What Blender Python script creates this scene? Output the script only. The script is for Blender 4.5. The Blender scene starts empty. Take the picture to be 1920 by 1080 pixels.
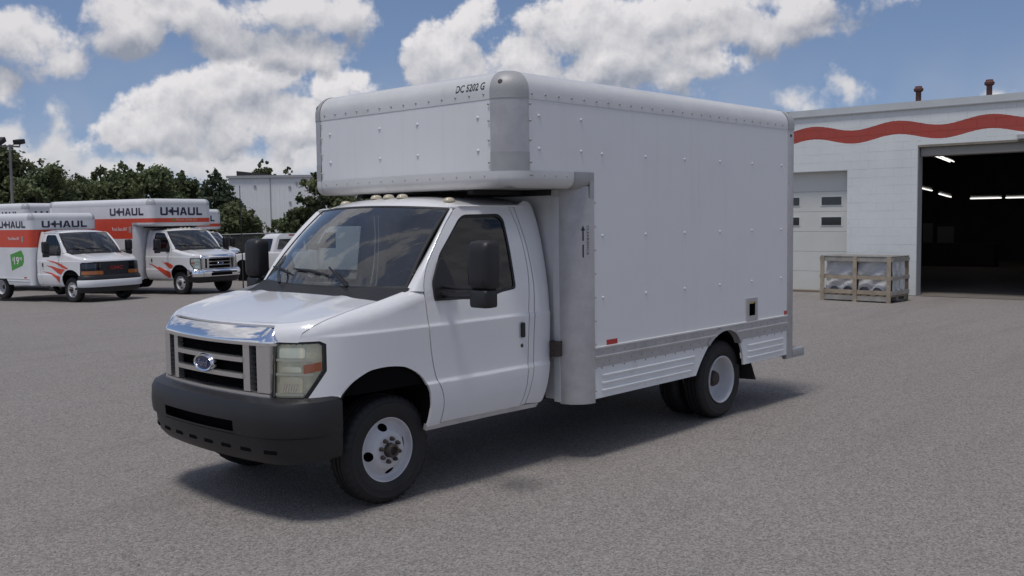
import bpy, bmesh, math, random
import numpy as np
from mathutils import Vector, Matrix
D = bpy.data; SC = bpy.context.scene; COL = SC.collection
R = math.radians; PI = math.pi
rnd = random.Random(7)

# ------------------------------------------------------------------ camera
CAM = (4.203, 5.987, 1.9295); YAW, PITCH, ROLL = R(-136.985), R(-4.061), R(-0.78)
def cam_matrix():
    d = Vector((math.cos(YAW)*math.cos(PITCH), math.sin(YAW)*math.cos(PITCH), math.sin(PITCH)))
    r = Vector((math.sin(YAW), -math.cos(YAW), 0)); u = r.cross(d)
    c, s = math.cos(ROLL), math.sin(ROLL)
    X = c*r + s*u; Y = -s*r + c*u; Z = -d
    m = Matrix((X, Y, Z)).transposed().to_4x4(); m.translation = CAM
    return m
cam = D.objects.new('camera', D.cameras.new('camera')); COL.objects.link(cam)
cam.matrix_world = cam_matrix(); cam.data.sensor_width = 36.0; cam.data.lens = 36*1827.7/1920
cam.data.clip_end = 3000; cam.data.clip_start = 0.05
SC.camera = cam

# ------------------------------------------------------------------ sky, clouds, sun
SUN_AZ, SUN_EL = R(12), R(73)
W = D.worlds.new('World'); SC.world = W; W.use_nodes = True
NT = W.node_tree; NT.nodes.clear()
class G:                                    # tiny node helper
    def __init__(s, nt): s.nt = nt; s.n = nt.nodes
    def new(s, t, **k):
        n = s.n.new(t)
        for a, b in k.items(): setattr(n, a, b)
        return n
    def put(s, sock, v):
        if isinstance(v, bpy.types.NodeSocket): s.nt.links.new(v, sock)
        elif v is not None: sock.default_value = v
    def m(s, op, a, b=None, c=None, clamp=False):
        n = s.new('ShaderNodeMath', operation=op, use_clamp=clamp)
        for i, v in enumerate((a, b, c)): s.put(n.inputs[i], v)
        return n.outputs[0]
    def vm(s, op, a, b=None, out=0):
        n = s.new('ShaderNodeVectorMath', operation=op)
        s.put(n.inputs[0], a)
        if b is not None: s.put(n.inputs[3] if op == 'SCALE' else n.inputs[1], b)
        return n.outputs[out]
    def mr(s, v, a, b, c=0., d=1., t='LINEAR'):
        n = s.new('ShaderNodeMapRange', interpolation_type=t)
        for i, q in enumerate((v, a, b, c, d)): s.put(n.inputs[i], q)
        return n.outputs[0]
    def mix(s, f, a, b, mode='MIX'):
        n = s.new('ShaderNodeMix', data_type='RGBA', blend_type=mode)
        s.put(n.inputs['Factor'], f); s.put(n.inputs[6], a); s.put(n.inputs[7], b)
        return n.outputs[2]
    def noise(s, vec, scale, detail=4, rough=.55, dist=0., out=0, d2=False):
        n = s.new('ShaderNodeTexNoise', noise_dimensions='2D' if d2 else '3D')
        s.put(n.inputs['Vector'], vec); n.inputs['Scale'].default_value = scale
        n.inputs['Detail'].default_value = detail; n.inputs['Roughness'].default_value = rough
        n.inputs['Distortion'].default_value = dist
        return n.outputs[out]
def c3(r, g=None, b=None):
    return (r, r, r, 1) if g is None else (r, g, b, 1)

# cumulus masses in view as (px, py, rx, ry) of the 1920 frame, turned into azimuth / elevation (radians)
LAYERS = [   # far to near
    [(60, 318, 150, 26), (240, 318, 110, 24), (430, 312, 190, 34), (600, 300, 120, 34), (35, 258, 34, 40), (128, 262, 27, 50), (90, 292, 95, 30),
     (1592, 172, 32, 24), (1495, 188, 42, 22), (1862, 170, 20, 8)],
    [(480, 160, 95, 52), (400, 190, 82, 50), (330, 225, 80, 46), (290, 262, 82, 36), (460, 235, 150, 52), (590, 245, 130, 46), (640, 185, 85, 38), (690, 168, 34, 22),
     (1000, 122, 66, 44), (1085, 62, 88, 72), (1170, 118, 150, 78), (1270, 128, 105, 66), (1230, 40, 110, 60), (862, 112, 86, 76), (905, 60, 52, 42)],
    [(30, 70, 110, 52), (120, 105, 62, 32), (0, 165, 40, 40), (250, 52, 80, 58), (345, 40, 110, 56), (410, 82, 88, 36), (540, 30, 150, 42), (652, 25, 50, 46),
     (570, 118, 105, 48), (530, 95, 80, 40), (1400, 62, 130, 50), (1505, 48, 80, 54), (1640, -10, 380, 22)]]
fw = (math.cos(YAW), math.sin(YAW), 0); lf = (-math.sin(YAW), math.cos(YAW), 0)
def new_group(name, outs):
    gr = D.node_groups.new(name, 'ShaderNodeTree')
    gr.interface.new_socket('Dir', in_out='INPUT', socket_type='NodeSocketVector')
    for o in outs: gr.interface.new_socket(o, in_out='OUTPUT', socket_type='NodeSocketFloat')
    g_ = G(gr); return gr, g_, g_.new('NodeGroupInput').outputs[0], g_.new('NodeGroupOutput')
def make_mass(blobs, with_rest):
    gr, g, dw, go = new_group('cloud_mass', ['Mass'])
    sep = g.new('ShaderNodeSeparateXYZ'); g.put(sep.inputs[0], dw); az, el = sep.outputs[0], sep.outputs[1]
    acc = None
    for (px, py, rx, ry) in blobs:
        a0 = math.atan((960-px)/1828.); hz = 423.3-26.1*px/1920.; e0 = math.atan((hz-py)/1828.*math.cos(a0))
        n = g.new('ShaderNodeVectorMath', operation='MULTIPLY_ADD'); g.put(n.inputs[0], dw)
        sx, sy = 1828./rx, 1828./ry; n.inputs[1].default_value = (sx, sy, 0); n.inputs[2].default_value = (-a0*sx, -e0*sy, 0)
        k = (min(rx, ry)/60.)**.5
        b = g.m('MULTIPLY_ADD', g.vm('LENGTH', n.outputs[0], out=1), -k, 1.05*k)
        acc = b if acc is None else g.m('SMOOTH_MAX', acc, b, .2)
    if with_rest:        # the same kind of broken cumulus goes on over the rest of the sky
        out_w = g.m('MAXIMUM', g.mr(g.m('ABSOLUTE', az), .55, .72), g.mr(el, .22, .32))
        glob = g.m('MULTIPLY_ADD', g.noise(dw, 3.2, 1, .5, d2=True), 5.5, -6.0)
        acc = g.m('MAXIMUM', acc, g.m('MULTIPLY_ADD', out_w, 3., glob))
    g.put(go.inputs[0], acc); return gr
puff_grp, g, dq, go = new_group('cloud_puffs', ['Puff'])
vo = g.new('ShaderNodeTexVoronoi', feature='SMOOTH_F1', normalize=True, voronoi_dimensions='2D')
vo.inputs['Smoothness'].default_value = .4
g.put(vo.inputs['Vector'], dq); vo.inputs['Scale'].default_value = 17; vo.inputs['Detail'].default_value = 3
vo.inputs['Roughness'].default_value = .55; vo.inputs['Lacunarity'].default_value = 2.3
fb = g.m('MULTIPLY_ADD', g.noise(dq, 26., 7, .60, d2=True), 1.3, -.65)
g.put(go.inputs[0], g.m('ADD', g.m('MULTIPLY_ADD', vo.outputs['Distance'], -1.5, .62), fb))

w = G(NT)
tc = w.new('ShaderNodeTexCoord'); dirv = w.vm('NORMALIZE', tc.outputs['Generated'])
sky = w.new('ShaderNodeTexSky', sky_type='NISHITA', sun_disc=False)
sky.sun_elevation = SUN_EL; sky.sun_rotation = PI/2-SUN_AZ; sky.altitude = 200; sky.air_density = 1.0
sky.dust_density = .35; sky.ozone_density = 2.5
w.put(sky.inputs[0], w.vm('NORMALIZE', w.vm('ADD', dirv, (0, 0, .13))))
def use(gr, vec):
    n = w.new('ShaderNodeGroup'); n.node_tree = gr; w.put(n.inputs[0], vec); return n.outputs[0]
sepd = w.new('ShaderNodeSeparateXYZ'); w.put(sepd.inputs[0], dirv)
cmb = w.new('ShaderNodeCombineXYZ'); w.put(cmb.inputs[1], sepd.outputs[2])
w.put(cmb.inputs[0], w.m('ARCTAN2', w.vm('DOT_PRODUCT', dirv, lf, 1), w.vm('DOT_PRODUCT', dirv, fw, 1)))
ae = cmb.outputs[0]
warp = w.vm('SCALE', w.vm('SUBTRACT', w.noise(ae, 9., 2, .5, out=1, d2=True), (.5, .5, .5)), .05)
dwp = w.vm('ADD', ae, warp)
pw = w.vm('ADD', ae, w.vm('SCALE', warp, .22)); p0 = use(puff_grp, pw); p1 = use(puff_grp, w.vm('ADD', pw, (.003, .010, 0)))
l1 = w.m('MULTIPLY', w.m('SUBTRACT', p0, p1), .72)
clouds = []
for i, blobs in enumerate(LAYERS):
    gr = make_mass(blobs, i == 1)
    m0 = use(gr, dwp); m1 = use(gr, w.vm('ADD', dwp, (0., .030, 0)))
    D0 = w.m('ADD', w.m('MAXIMUM', m0, -1.2), p0)
    lit = w.m('ADD', w.m('MULTIPLY_ADD', w.m('SUBTRACT', m0, m1), (.40, .52, .66)[i], (.66, .60, .50)[i]), l1)
    lit = w.mr(w.m('SUBTRACT', lit, w.mr(D0, .3, 1.6, 0., .22)), .05, 1.0)
    clouds.append((w.mr(D0, (.0, .06, .06)[i], (.66, .48, .60)[i], t='SMOOTHSTEP'), w.mix(lit, (c3(4.6, 4.9, 5.5), c3(3.4, 3.7, 4.45), c3(3.2, 3.5, 4.25))[i], (c3(7.6, 7.55, 7.8), c3(9.1, 8.85, 8.95), c3(8.4, 8.2, 8.35))[i])))
# thin veil of distant cloud low over the horizon
sep2 = sepd
lowv = w.m('MULTIPLY', w.mr(sepd.outputs[2], .17, .0), .70)
veil = w.m('MULTIPLY', lowv, w.mr(w.noise(ae, 7., 3, .6, d2=True), .3, .7))
skyc = w.mix(1., sky.outputs[0], c3(1.22, 1.13, 1.13), 'MULTIPLY')
skyc = w.mix(veil, skyc, c3(5.6, 5.7, 6.1))
col = skyc
for al, cc in clouds: col = w.mix(w.m('MULTIPLY', al, .97), col, cc)
bg = w.new('ShaderNodeBackground'); w.put(bg.inputs[0], col); bg.inputs[1].default_value = .092
W.cycles.sampling_method = 'NONE'
wo = w.new('ShaderNodeOutputWorld'); NT.links.new(bg.outputs[0], wo.inputs[0])

sl = D.lights.new('sun', 'SUN'); sl.energy = 2.3; sl.angle = R(12.5); sl.color = (1, .975, .94)
sun = D.objects.new('sun', sl); COL.objects.link(sun)
sd = Vector((math.cos(SUN_EL)*math.cos(SUN_AZ), math.cos(SUN_EL)*math.sin(SUN_AZ), math.sin(SUN_EL)))
sun.rotation_euler = sd.to_track_quat('Z', 'Y').to_euler(); sun.location = (0, 0, 30)
SC.view_settings.view_transform = 'Standard'; SC.view_settings.look = 'None'
SC.view_settings.exposure = -0.08; SC.view_settings.gamma = 1.0
SC.cycles.max_bounces = 7; SC.cycles.transparent_max_bounces = 16; SC.cycles.use_denoising = True
SC.cycles.sample_clamp_indirect = 6

# ------------------------------------------------------------------ materials
MATS = {}
def mat(name, col, rough=.5, metal=0., coat=0., spec=.5, var=0., vscale=4., bump=0., bscale=60., emit=None, dirt=None):
    if name in MATS: return MATS[name]
    m = D.materials.new(name); m.use_nodes = True; MATS[name] = m
    g = G(m.node_tree); p = g.n['Principled BSDF']
    p.inputs['Base Color'].default_value = c3(*col) if len(col) == 3 else c3(col[0])
    p.inputs['Roughness'].default_value = rough; p.inputs['Metallic'].default_value = metal
    p.inputs['Coat Weight'].default_value = coat; p.inputs['Coat Roughness'].default_value = .06
    p.inputs['Specular IOR Level'].default_value = spec
    if var or bump or dirt:
        t = g.new('ShaderNodeTexCoord').outputs['Object']
    if var:
        f = g.mr(g.noise(t, vscale, 5, .6), .3, .7, 1-var, 1+var)
        cc = g.mix(1., c3(*col) if len(col) == 3 else c3(col[0]), f, 'MULTIPLY')
        if dirt:
            cc = g.mix(g.mr(g.noise(t, dirt[1], 6, .65), dirt[2], dirt[3], 0, dirt[4]), cc, c3(*dirt[0]))
        g.put(p.inputs['Base Color'], cc)
    if bump:
        b = g.new('ShaderNodeBump'); b.inputs['Strength'].default_value = bump; b.inputs['Distance'].default_value = .01
        g.put(b.inputs['Height'], g.noise(t, bscale, 4, .6)); g.put(p.inputs['Normal'], b.outputs[0])
    if emit:
        p.inputs['Emission Color'].default_value = c3(*emit[0]); p.inputs['Emission Strength'].default_value = emit[1]
    return m
def glass_mat(name, tint, rough=.02, refl=1.0, ior=1.5):
    if name in MATS: return MATS[name]
    m = D.materials.new(name); m.use_nodes = True; MATS[name] = m
    g = G(m.node_tree); g.n.remove(g.n['Principled BSDF'])
    tr = g.new('ShaderNodeBsdfTransparent'); tr.inputs[0].default_value = c3(*tint)
    gl = g.new('ShaderNodeBsdfGlossy'); gl.inputs['Roughness'].default_value = rough; gl.inputs[0].default_value = c3(.95)
    fr = g.new('ShaderNodeFresnel'); fr.inputs[0].default_value = ior
    mx = g.new('ShaderNodeMixShader'); g.put(mx.inputs[0], g.m('MULTIPLY', fr.outputs[0], refl, clamp=True))
    m.node_tree.links.new(tr.outputs[0], mx.inputs[1]); m.node_tree.links.new(gl.outputs[0], mx.inputs[2])
    m.node_tree.links.new(mx.outputs[0], g.n['Material Output'].inputs[0])
    return m
PAINT = mat('white_paint', (.72, .71, .705), .30, coat=1.0, var=.025, vscale=1.5, dirt=((.45, .42, .38), 2.2, .64, .9, .14))
PANEL = mat('box_panel_white', (.66, .66, .66), .42, var=.02, vscale=.8, bump=.06, bscale=25)
def panel_mat(m):
    g = G(m.node_tree); p = g.n['Principled BSDF']; t = g.new('ShaderNodeTexCoord').outputs['Object']
    st = g.noise(g.vm('MULTIPLY', t, (9., 9., .35)), 1., 5, .6)
    dr = g.noise(t, 1.1, 5, .65)
    c = g.mix(g.mr(st, .52, .78, 0, .16), c3(.715, .710, .700), c3(.47, .44, .41))
    c = g.mix(g.mr(dr, .52, .8, 0, .14), c, c3(.53, .515, .49)); g.put(p.inputs['Base Color'], c)
    b = g.new('ShaderNodeBump'); b.inputs['Strength'].default_value = .30; b.inputs['Distance'].default_value = .02
    g.put(b.inputs['Height'], g.m('ADD', g.noise(t, 1.6, 2, .4), g.m('MULTIPLY', g.noise(t, 40, 2, .5), .02))); g.put(p.inputs['Normal'], b.outputs[0])
    p.inputs['Roughness'].default_value = .38
panel_mat(PANEL)
ALU = mat('aluminium_trim', (.44, .425, .425), .42, .35, var=.10, vscale=7, dirt=((.27, .24, .22), 5., .55, .85, .5))
ALUD = mat('aluminium_dark', (.36, .355, .35), .5, .12, var=.10, vscale=6)
RAIL = mat('painted_rail', (.62, .61, .595), .36, .1, var=.05, vscale=3, dirt=((.35, .32, .30), 4., .58, .9, .45))
SKIRT = mat('skirt_white', (.72, .72, .71), .42, var=.05, vscale=3, dirt=((.36, .30, .25), 6., .6, .85, .5))
CHROME = mat('chrome', (.86, .86, .88), .05, 1.)
GRILLE = mat('bright_trim', (.68, .66, .65), .16, .85)
BLACKP = mat('black_plastic', (.012, .011, .012), .48, bump=.12, bscale=220)
BUMPER = mat('bumper_plastic', (.014, .013, .014), .45, var=.15, vscale=5, bump=.05, bscale=160)
DARK = mat('dark_cavity', (.006, .006, .006), .9, spec=.05)
CHASSIS = mat('chassis_black', (.018, .017, .016), .65, var=.3, vscale=9)
RUBBER = mat('tyre_rubber', (.014, .013, .013), .68, var=.2, vscale=12, bump=.1, bscale=60)
RIM = mat('rim_white', (.56, .55, .56), .38, var=.05, vscale=9, dirt=((.25, .20, .17), 9., .63, .8, .6))
RUST = mat('rusty_iron', (.060, .044, .037), .8, var=.4, vscale=40)
SEAM = mat('seam_dark', (.05, .05, .055), .7)
SEAT = mat('seat_cloth', (.035, .035, .038), .85)
DASH = mat('dashboard_vinyl', (.05, .05, .053), .6)
AMBER = mat('amber_lens', (.62, .13, .02), .18, coat=.6)
REDL = mat('red_lens', (.42, .02, .02), .2, coat=.5)
LENS = mat('marker_lens', (.46, .40, .29), .25, coat=.5)
WS = glass_mat('windshield_glass', (.60, .70, .72), .01, 1.5, 1.55)
def add_haze(m, f):  # mixes a pale diffuse haze into the glass, painting in brightness
    g = G(m.node_tree); o = g.n['Material Output']; src = o.inputs[0].links[0].from_socket
    d = g.new('ShaderNodeBsdfDiffuse'); d.inputs[0].default_value = c3(.55, .56, .57); mx = g.new('ShaderNodeMixShader')
    t = g.new('ShaderNodeTexCoord').outputs['Object']; g.put(mx.inputs[0], g.mr(g.noise(t, 3., 5, .6), .3, .8, f*.5, f*1.6))
    m.node_tree.links.new(src, mx.inputs[1]); m.node_tree.links.new(d.outputs[0], mx.inputs[2]); m.node_tree.links.new(mx.outputs[0], o.inputs[0])
add_haze(WS, .05)
SIDEG = glass_mat('door_glass', (.55, .58, .58), .01, 1.0)
LAMPG = glass_mat('lamp_glass', (.97, .965, .91), .04, .9)
REDP = mat('livery_red', (.62, .065, .028), .4, coat=.2)
NAVY = mat('livery_navy', (.022, .020, .045), .4)
INK = mat('black_ink', (.02, .02, .02), .5)
WHITEV = mat('white_vinyl', (.75, .72, .68), .45)

# ------------------------------------------------------------------ mesh helpers
def link(o, parent=None):
    COL.objects.link(o)
    if parent is not None: o.parent = parent
    return o
def empty(name, loc=(0, 0, 0), rz=0.):
    o = D.objects.new(name, None); o.empty_display_size = .2; o.location = loc; o.rotation_euler = (0, 0, rz)
    return link(o)
def tag(o, label=None, cat=None, group=None, kind=None):
    for k, v in (('label', label), ('category', cat), ('group', group), ('kind', kind)):
        if v: o[k] = v
    return o
def mesh_obj(name, me, m, parent=None, kind=None):
    o = D.objects.new(name, me)
    if m is not None:
        me.materials.clear(); me.materials.append(m)
    if kind: o['kind'] = kind
    return link(o, parent)
def finish(me, angle=35):
    if angle is None: return
    me.polygons.foreach_set('use_smooth', [True]*len(me.polygons))
    me.set_sharp_from_angle(angle=R(angle))
class MB:
    def __init__(s): s.v = []; s.f = []
    def add(s, vs, fs):
        o = len(s.v); s.v += [tuple(q) for q in vs]; s.f += [tuple(i+o for i in f) for f in fs]; return s
    def box(s, x0, x1, y0, y1, z0, z1):
        return s.add([(x, y, z) for x in (x0, x1) for y in (y0, y1) for z in (z0, z1)],
                     [(0, 1, 3, 2), (4, 6, 7, 5), (0, 4, 5, 1), (2, 3, 7, 6), (0, 2, 6, 4), (1, 5, 7, 3)])
    def grid(s, rows, closed_u=False, closed_v=False, flip=False):
        n, m_ = len(rows), len(rows[0]); vs = [p for r_ in rows for p in r_]; fs = []
        for i in range(n if closed_u else n-1):
            for j in range(m_ if closed_v else m_-1):
                a, b, c, d = i*m_+j, i*m_+(j+1) % m_, ((i+1) % n)*m_+(j+1) % m_, ((i+1) % n)*m_+j
                fs.append((a, d, c, b) if flip else (a, b, c, d))
        return s.add(vs, fs)
    def prism(s, poly, fn, a, b):            # polygon (u,v) extruded from a to b; fn(u,v,w)->xyz
        n = len(poly)
        s.add([fn(u, v, a) for u, v in poly]+[fn(u, v, b) for u, v in poly],
              [tuple(range(n))[::-1], tuple(range(n, 2*n))]+[(i, (i+1) % n, n+(i+1) % n, n+i) for i in range(n)])
        return s
    def tube(s, pts, r, n=8, cap=True):
        pts = [Vector(p) for p in pts]; rows = []
        up = Vector((0, 0, 1))
        for i, p in enumerate(pts):
            t = (pts[min(i+1, len(pts)-1)]-pts[max(i-1, 0)]).normalized()
            a = t.cross(up if abs(t.z) < .95 else Vector((1, 0, 0))).normalized(); b = t.cross(a)
            rr = r[i] if isinstance(r, (list, tuple)) else r
            rows.append([p+a*rr*math.cos(2*PI*k/n)+b*rr*math.sin(2*PI*k/n) for k in range(n)])
        o = len(s.v); s.grid(rows, closed_v=True)
        if cap: s.f += [tuple(o+k for k in range(n)), tuple(o+(len(rows)-1)*n+k for k in range(n))[::-1]]
        return s
    def lathe(s, prof, n=40, c=(0, 0, 0), side=1):     # (radius, y) turned about the y axis
        rows = [[(c[0]+r*math.cos(2*PI*k/n), c[1]+side*y, c[2]+r*math.sin(2*PI*k/n)) for k in range(n)] for r, y in prof]
        return s.grid(rows, closed_v=True, flip=side < 0)
    def dome(s, c, nrm, r, h=.5, n=6):
        nrm = Vector(nrm); a = nrm.orthogonal().normalized(); b = nrm.cross(a); c = Vector(c); rows = []
        for rr, hh in ((1, 0), (.75, .66*h), ):
            rows.append([c+(a*math.cos(2*PI*k/n)+b*math.sin(2*PI*k/n))*r*rr+nrm*r*hh for k in range(n)])
        o = len(s.v); s.grid(rows, closed_v=True)
        s.v.append(tuple(c+nrm*r*h)); t = len(s.v)-1
        s.f += [(o+n+k, o+n+(k+1) % n, t) for k in range(n)]
        return s
    def mesh(s, name='mesh', angle=35, recalc=True):
        me = D.meshes.new(name); me.from_pydata(s.v, [], s.f); me.update()
        if recalc:
            bm = bmesh.new(); bm.from_mesh(me); bmesh.ops.recalc_face_normals(bm, faces=bm.faces[:]); bm.to_mesh(me); bm.free()
        finish(me, angle); return me
    def build(s, name, m, parent=None, angle=35, bevel=0., seg=2, kind=None, recalc=True):
        me = s.mesh(name, None if bevel else angle, recalc)
        if bevel:
            bm = bmesh.new(); bm.from_mesh(me); bmesh.ops.remove_doubles(bm, verts=bm.verts[:], dist=1e-5)
            es = [e for e in bm.edges if len(e.link_faces) == 2 and e.calc_face_angle(0) > .4]
            bmesh.ops.bevel(bm, geom=es, offset=bevel, segments=seg, profile=.6, affect='EDGES', clamp_overlap=True)
            bm.to_mesh(me); bm.free(); finish(me, 40)
        return mesh_obj(name, me, m, parent, kind)
def bx(name, m, parent, x0, x1, y0, y1, z0, z1, bevel=.0, seg=2):
    return MB().box(x0, x1, y0, y1, z0, z1).build(name, m, parent, bevel=bevel, seg=seg)

def hermite(xs, ys):
    xs = list(xs); ys = list(ys); n = len(xs)
    dl = [(ys[i+1]-ys[i])/(xs[i+1]-xs[i]) for i in range(n-1)]
    ms = [dl[0]]+[0 if dl[i-1]*dl[i] <= 0 else 2*dl[i-1]*dl[i]/(dl[i-1]+dl[i]) for i in range(1, n-1)]+[dl[-1]]
    def f(x):
        if x <= xs[0]: return ys[0]
        if x >= xs[-1]: return ys[-1]
        i = max(k for k in range(n-1) if xs[k] <= x); h = xs[i+1]-xs[i]; t = (x-xs[i])/h
        return ((2*t**3-3*t*t+1)*ys[i]+(t**3-2*t*t+t)*h*ms[i]+(-2*t**3+3*t*t)*ys[i+1]+(t**3-t*t)*h*ms[i+1])
    return f
def catmull(pts, n=8, closed=False):
    out = []; N = len(pts)
    for i in range(N if closed else N-1):
        P = [pts[(i+k) % N] if closed else pts[min(max(i+k, 0), N-1)] for k in (-1, 0, 1, 2)]
        for j in range(n):
            t = j/n
            out.append(tuple(.5*(2*P[1][d]+(P[2][d]-P[0][d])*t+(2*P[0][d]-5*P[1][d]+4*P[2][d]-P[3][d])*t*t
                             + (3*P[1][d]-P[0][d]-3*P[2][d]+P[3][d])*t**3) for d in range(len(pts[0]))))
    if not closed: out.append(tuple(pts[-1]))
    return out
def rpoly(pts, r, n=5):                      # round the corners of a closed polygon
    out = []; N = len(pts)
    for i in range(N):
        p = Vector(pts[i]); a = Vector(pts[i-1])-p; b = Vector(pts[(i+1) % N])-p
        rr = r[i] if isinstance(r, (list, tuple)) else r
        k = min(rr, a.length*.48, b.length*.48)
        if k < 1e-4: out.append(tuple(p)); continue
        A = p+a.normalized()*k; B = p+b.normalized()*k
        for j in range(n+1):
            t = j/n; out.append(tuple(A*(1-t)**2+p*2*t*(1-t)+B*t*t))
    return out
def panel(name, m, parent, outer, fn, du=.08, dv=.08, holes=(), lip=.015, off=0., flip=False, angle=40, kind=None, only_mesh=False, vcuts=()):
    """a sheet trimmed to an outline in (u,v), laid on the surface fn(u,v), with a turned-in edge"""
    bm = bmesh.new()
    for loop in [outer]+list(holes):
        vs = [bm.verts.new((p[0], p[1], 0)) for p in loop]
        for i in range(len(vs)): bm.edges.new((vs[i-1], vs[i]))
    bmesh.ops.remove_doubles(bm, verts=bm.verts[:], dist=1e-4)
    bmesh.ops.triangle_fill(bm, use_beauty=True, use_dissolve=False, edges=bm.edges[:], normal=(0, 0, 1))
    us = [v.co.x for v in bm.verts]; vs = [v.co.y for v in bm.verts]
    for ax, lo, hi, st in ((0, min(us), max(us), du), (1, min(vs), max(vs), dv)):
        if not st: continue
        k = math.ceil(lo/st)
        while k*st < hi:
            co = [0, 0, 0]; no = [0, 0, 0]; co[ax] = k*st; no[ax] = 1
            bmesh.ops.bisect_plane(bm, geom=bm.verts[:]+bm.edges[:]+bm.faces[:], plane_co=co, plane_no=no, dist=1e-5)
            k += 1
    for c_ in vcuts: bmesh.ops.bisect_plane(bm, geom=bm.verts[:]+bm.edges[:]+bm.faces[:], plane_co=(0, c_, 0), plane_no=(0, 1, 0), dist=1e-5)
    for f in bm.faces:
        if f.normal.z < 0: f.normal_flip()
    e = 1e-3; nr = {}
    for v in bm.verts:
        u, t = v.co.x, v.co.y; p = Vector(fn(u, t))
        n = (Vector(fn(u+e, t))-Vector(fn(u-e, t))).cross(Vector(fn(u, t+e))-Vector(fn(u, t-e)))
        n = n.normalized() if n.length > 0 else Vector((0, 0, 1))
        if flip: n = -n
        nr[v] = (p+n*off, n)
    for v, (p, n) in nr.items(): v.co = p
    if flip: bmesh.ops.reverse_faces(bm, faces=bm.faces[:])
    if lip:
        be = [e_ for e_ in bm.edges if len(e_.link_faces) == 1]
        vmap = {}
        for e_ in be:
            for v in e_.verts:
                if v not in vmap: vmap[v] = (bm.verts.new(v.co), bm.verts.new(v.co-nr[v][1]*lip))
        for e_ in be:
            l = e_.link_loops[0]; a, b = l.vert, l.link_loop_next.vert
            bm.faces.new((vmap[b][0], vmap[a][0], vmap[a][1], vmap[b][1]))
    me = D.meshes.new(name); bm.to_mesh(me); bm.free(); finish(me, angle)
    if only_mesh: return me
    return mesh_obj(name, me, m, parent, kind)
def copy_tree(o, parent=None):
    c = o.copy(); COL.objects.link(c); c.parent = parent
    for ch in o.children: copy_tree(ch, c)
    return c
def frame_matrix(origin, right, up):
    r = Vector(right).normalized(); u = Vector(up).normalized(); n = r.cross(u)
    m = Matrix((r, u, n)).transposed().to_4x4(); m.translation = origin; return m
def text(name, s, m, parent, origin, right, up, height, width=None, bold=.0, depth=.002, shear=0.):
    cu = D.curves.new(name, 'FONT'); cu.body = s; cu.size = 1.; cu.extrude = .0; cu.offset = bold; cu.shear = shear
    cu.align_x = 'CENTER'; cu.resolution_u = 3
    t = D.objects.new('tmp', cu); COL.objects.link(t); bpy.context.view_layer.update()
    me = D.meshes.new_from_object(t.evaluated_get(bpy.context.evaluated_depsgraph_get())); D.objects.remove(t)
    co = np.zeros(len(me.vertices)*3); me.vertices.foreach_get('co', co); co = co.reshape(-1, 3)
    co[:, 0] -= (co[:, 0].max()+co[:, 0].min())/2; co[:, 1] -= (co[:, 1].max()+co[:, 1].min())/2
    sy = height/max(1e-6, np.ptp(co[:, 1])); sx = sy if width is None else width/max(1e-6, np.ptp(co[:, 0]))
    co[:, 0] *= sx; co[:, 1] *= sy; co[:, 2] = depth
    me.vertices.foreach_set('co', co.ravel()); me.update()
    me.transform(frame_matrix(origin, right, up))
    return mesh_obj(name, me, m, parent)
LOGO = {'U': [[(0, .2), (.25, .2), (.25, 1), (0, 1)], [(.75, .2), (1, .2), (1, 1), (.75, 1)], [(.16, 0), (.84, 0), (1, .14), (1, .2), (.75, .22), (.25, .22), (0, .2), (0, .14)]],
        'H': [[(-.42, .4), (-.22, .4), (-.22, .62), (-.42, .62)], [(-.22, .28), (0, .28), (0, .74), (-.22, .74)], [(0, 0), (.25, 0), (.25, 1), (0, 1)], [(.25, .39), (.75, .39), (.75, .62), (.25, .62)], [(.75, 0), (1, 0), (1, 1), (.75, 1)]],
        'A': [[(0, 0), (.27, 0), (.5, .78), (.5, 1), (.34, 1)], [(.73, 0), (1, 0), (.66, 1), (.5, 1), (.5, .78)], [(.335, .22), (.665, .22), (.61, .4), (.39, .4)]],
        'L': [[(0, 0), (.8, 0), (.8, .24), (.25, .24), (.25, 1), (0, 1)]]}
def logo(parent, origin, right, up, width, height):
    mb = MB(); M = frame_matrix(origin, right, up)
    lay = [('U', 0), ('H', 1.5), ('A', 2.62), ('U', 3.74), ('L', 4.92)]; tot = 5.75
    k = 0
    for ch, x0 in lay:
        for poly in LOGO[ch]:
            k += 1
            mb.prism([((x0+u-tot/2)*width/tot, (v-.5)*height) for u, v in poly], lambda u, v, w_: M @ Vector((u, v, w_)), .0, .003)
    return mb.build('lettering', NAVY, parent, angle=None)

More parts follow.
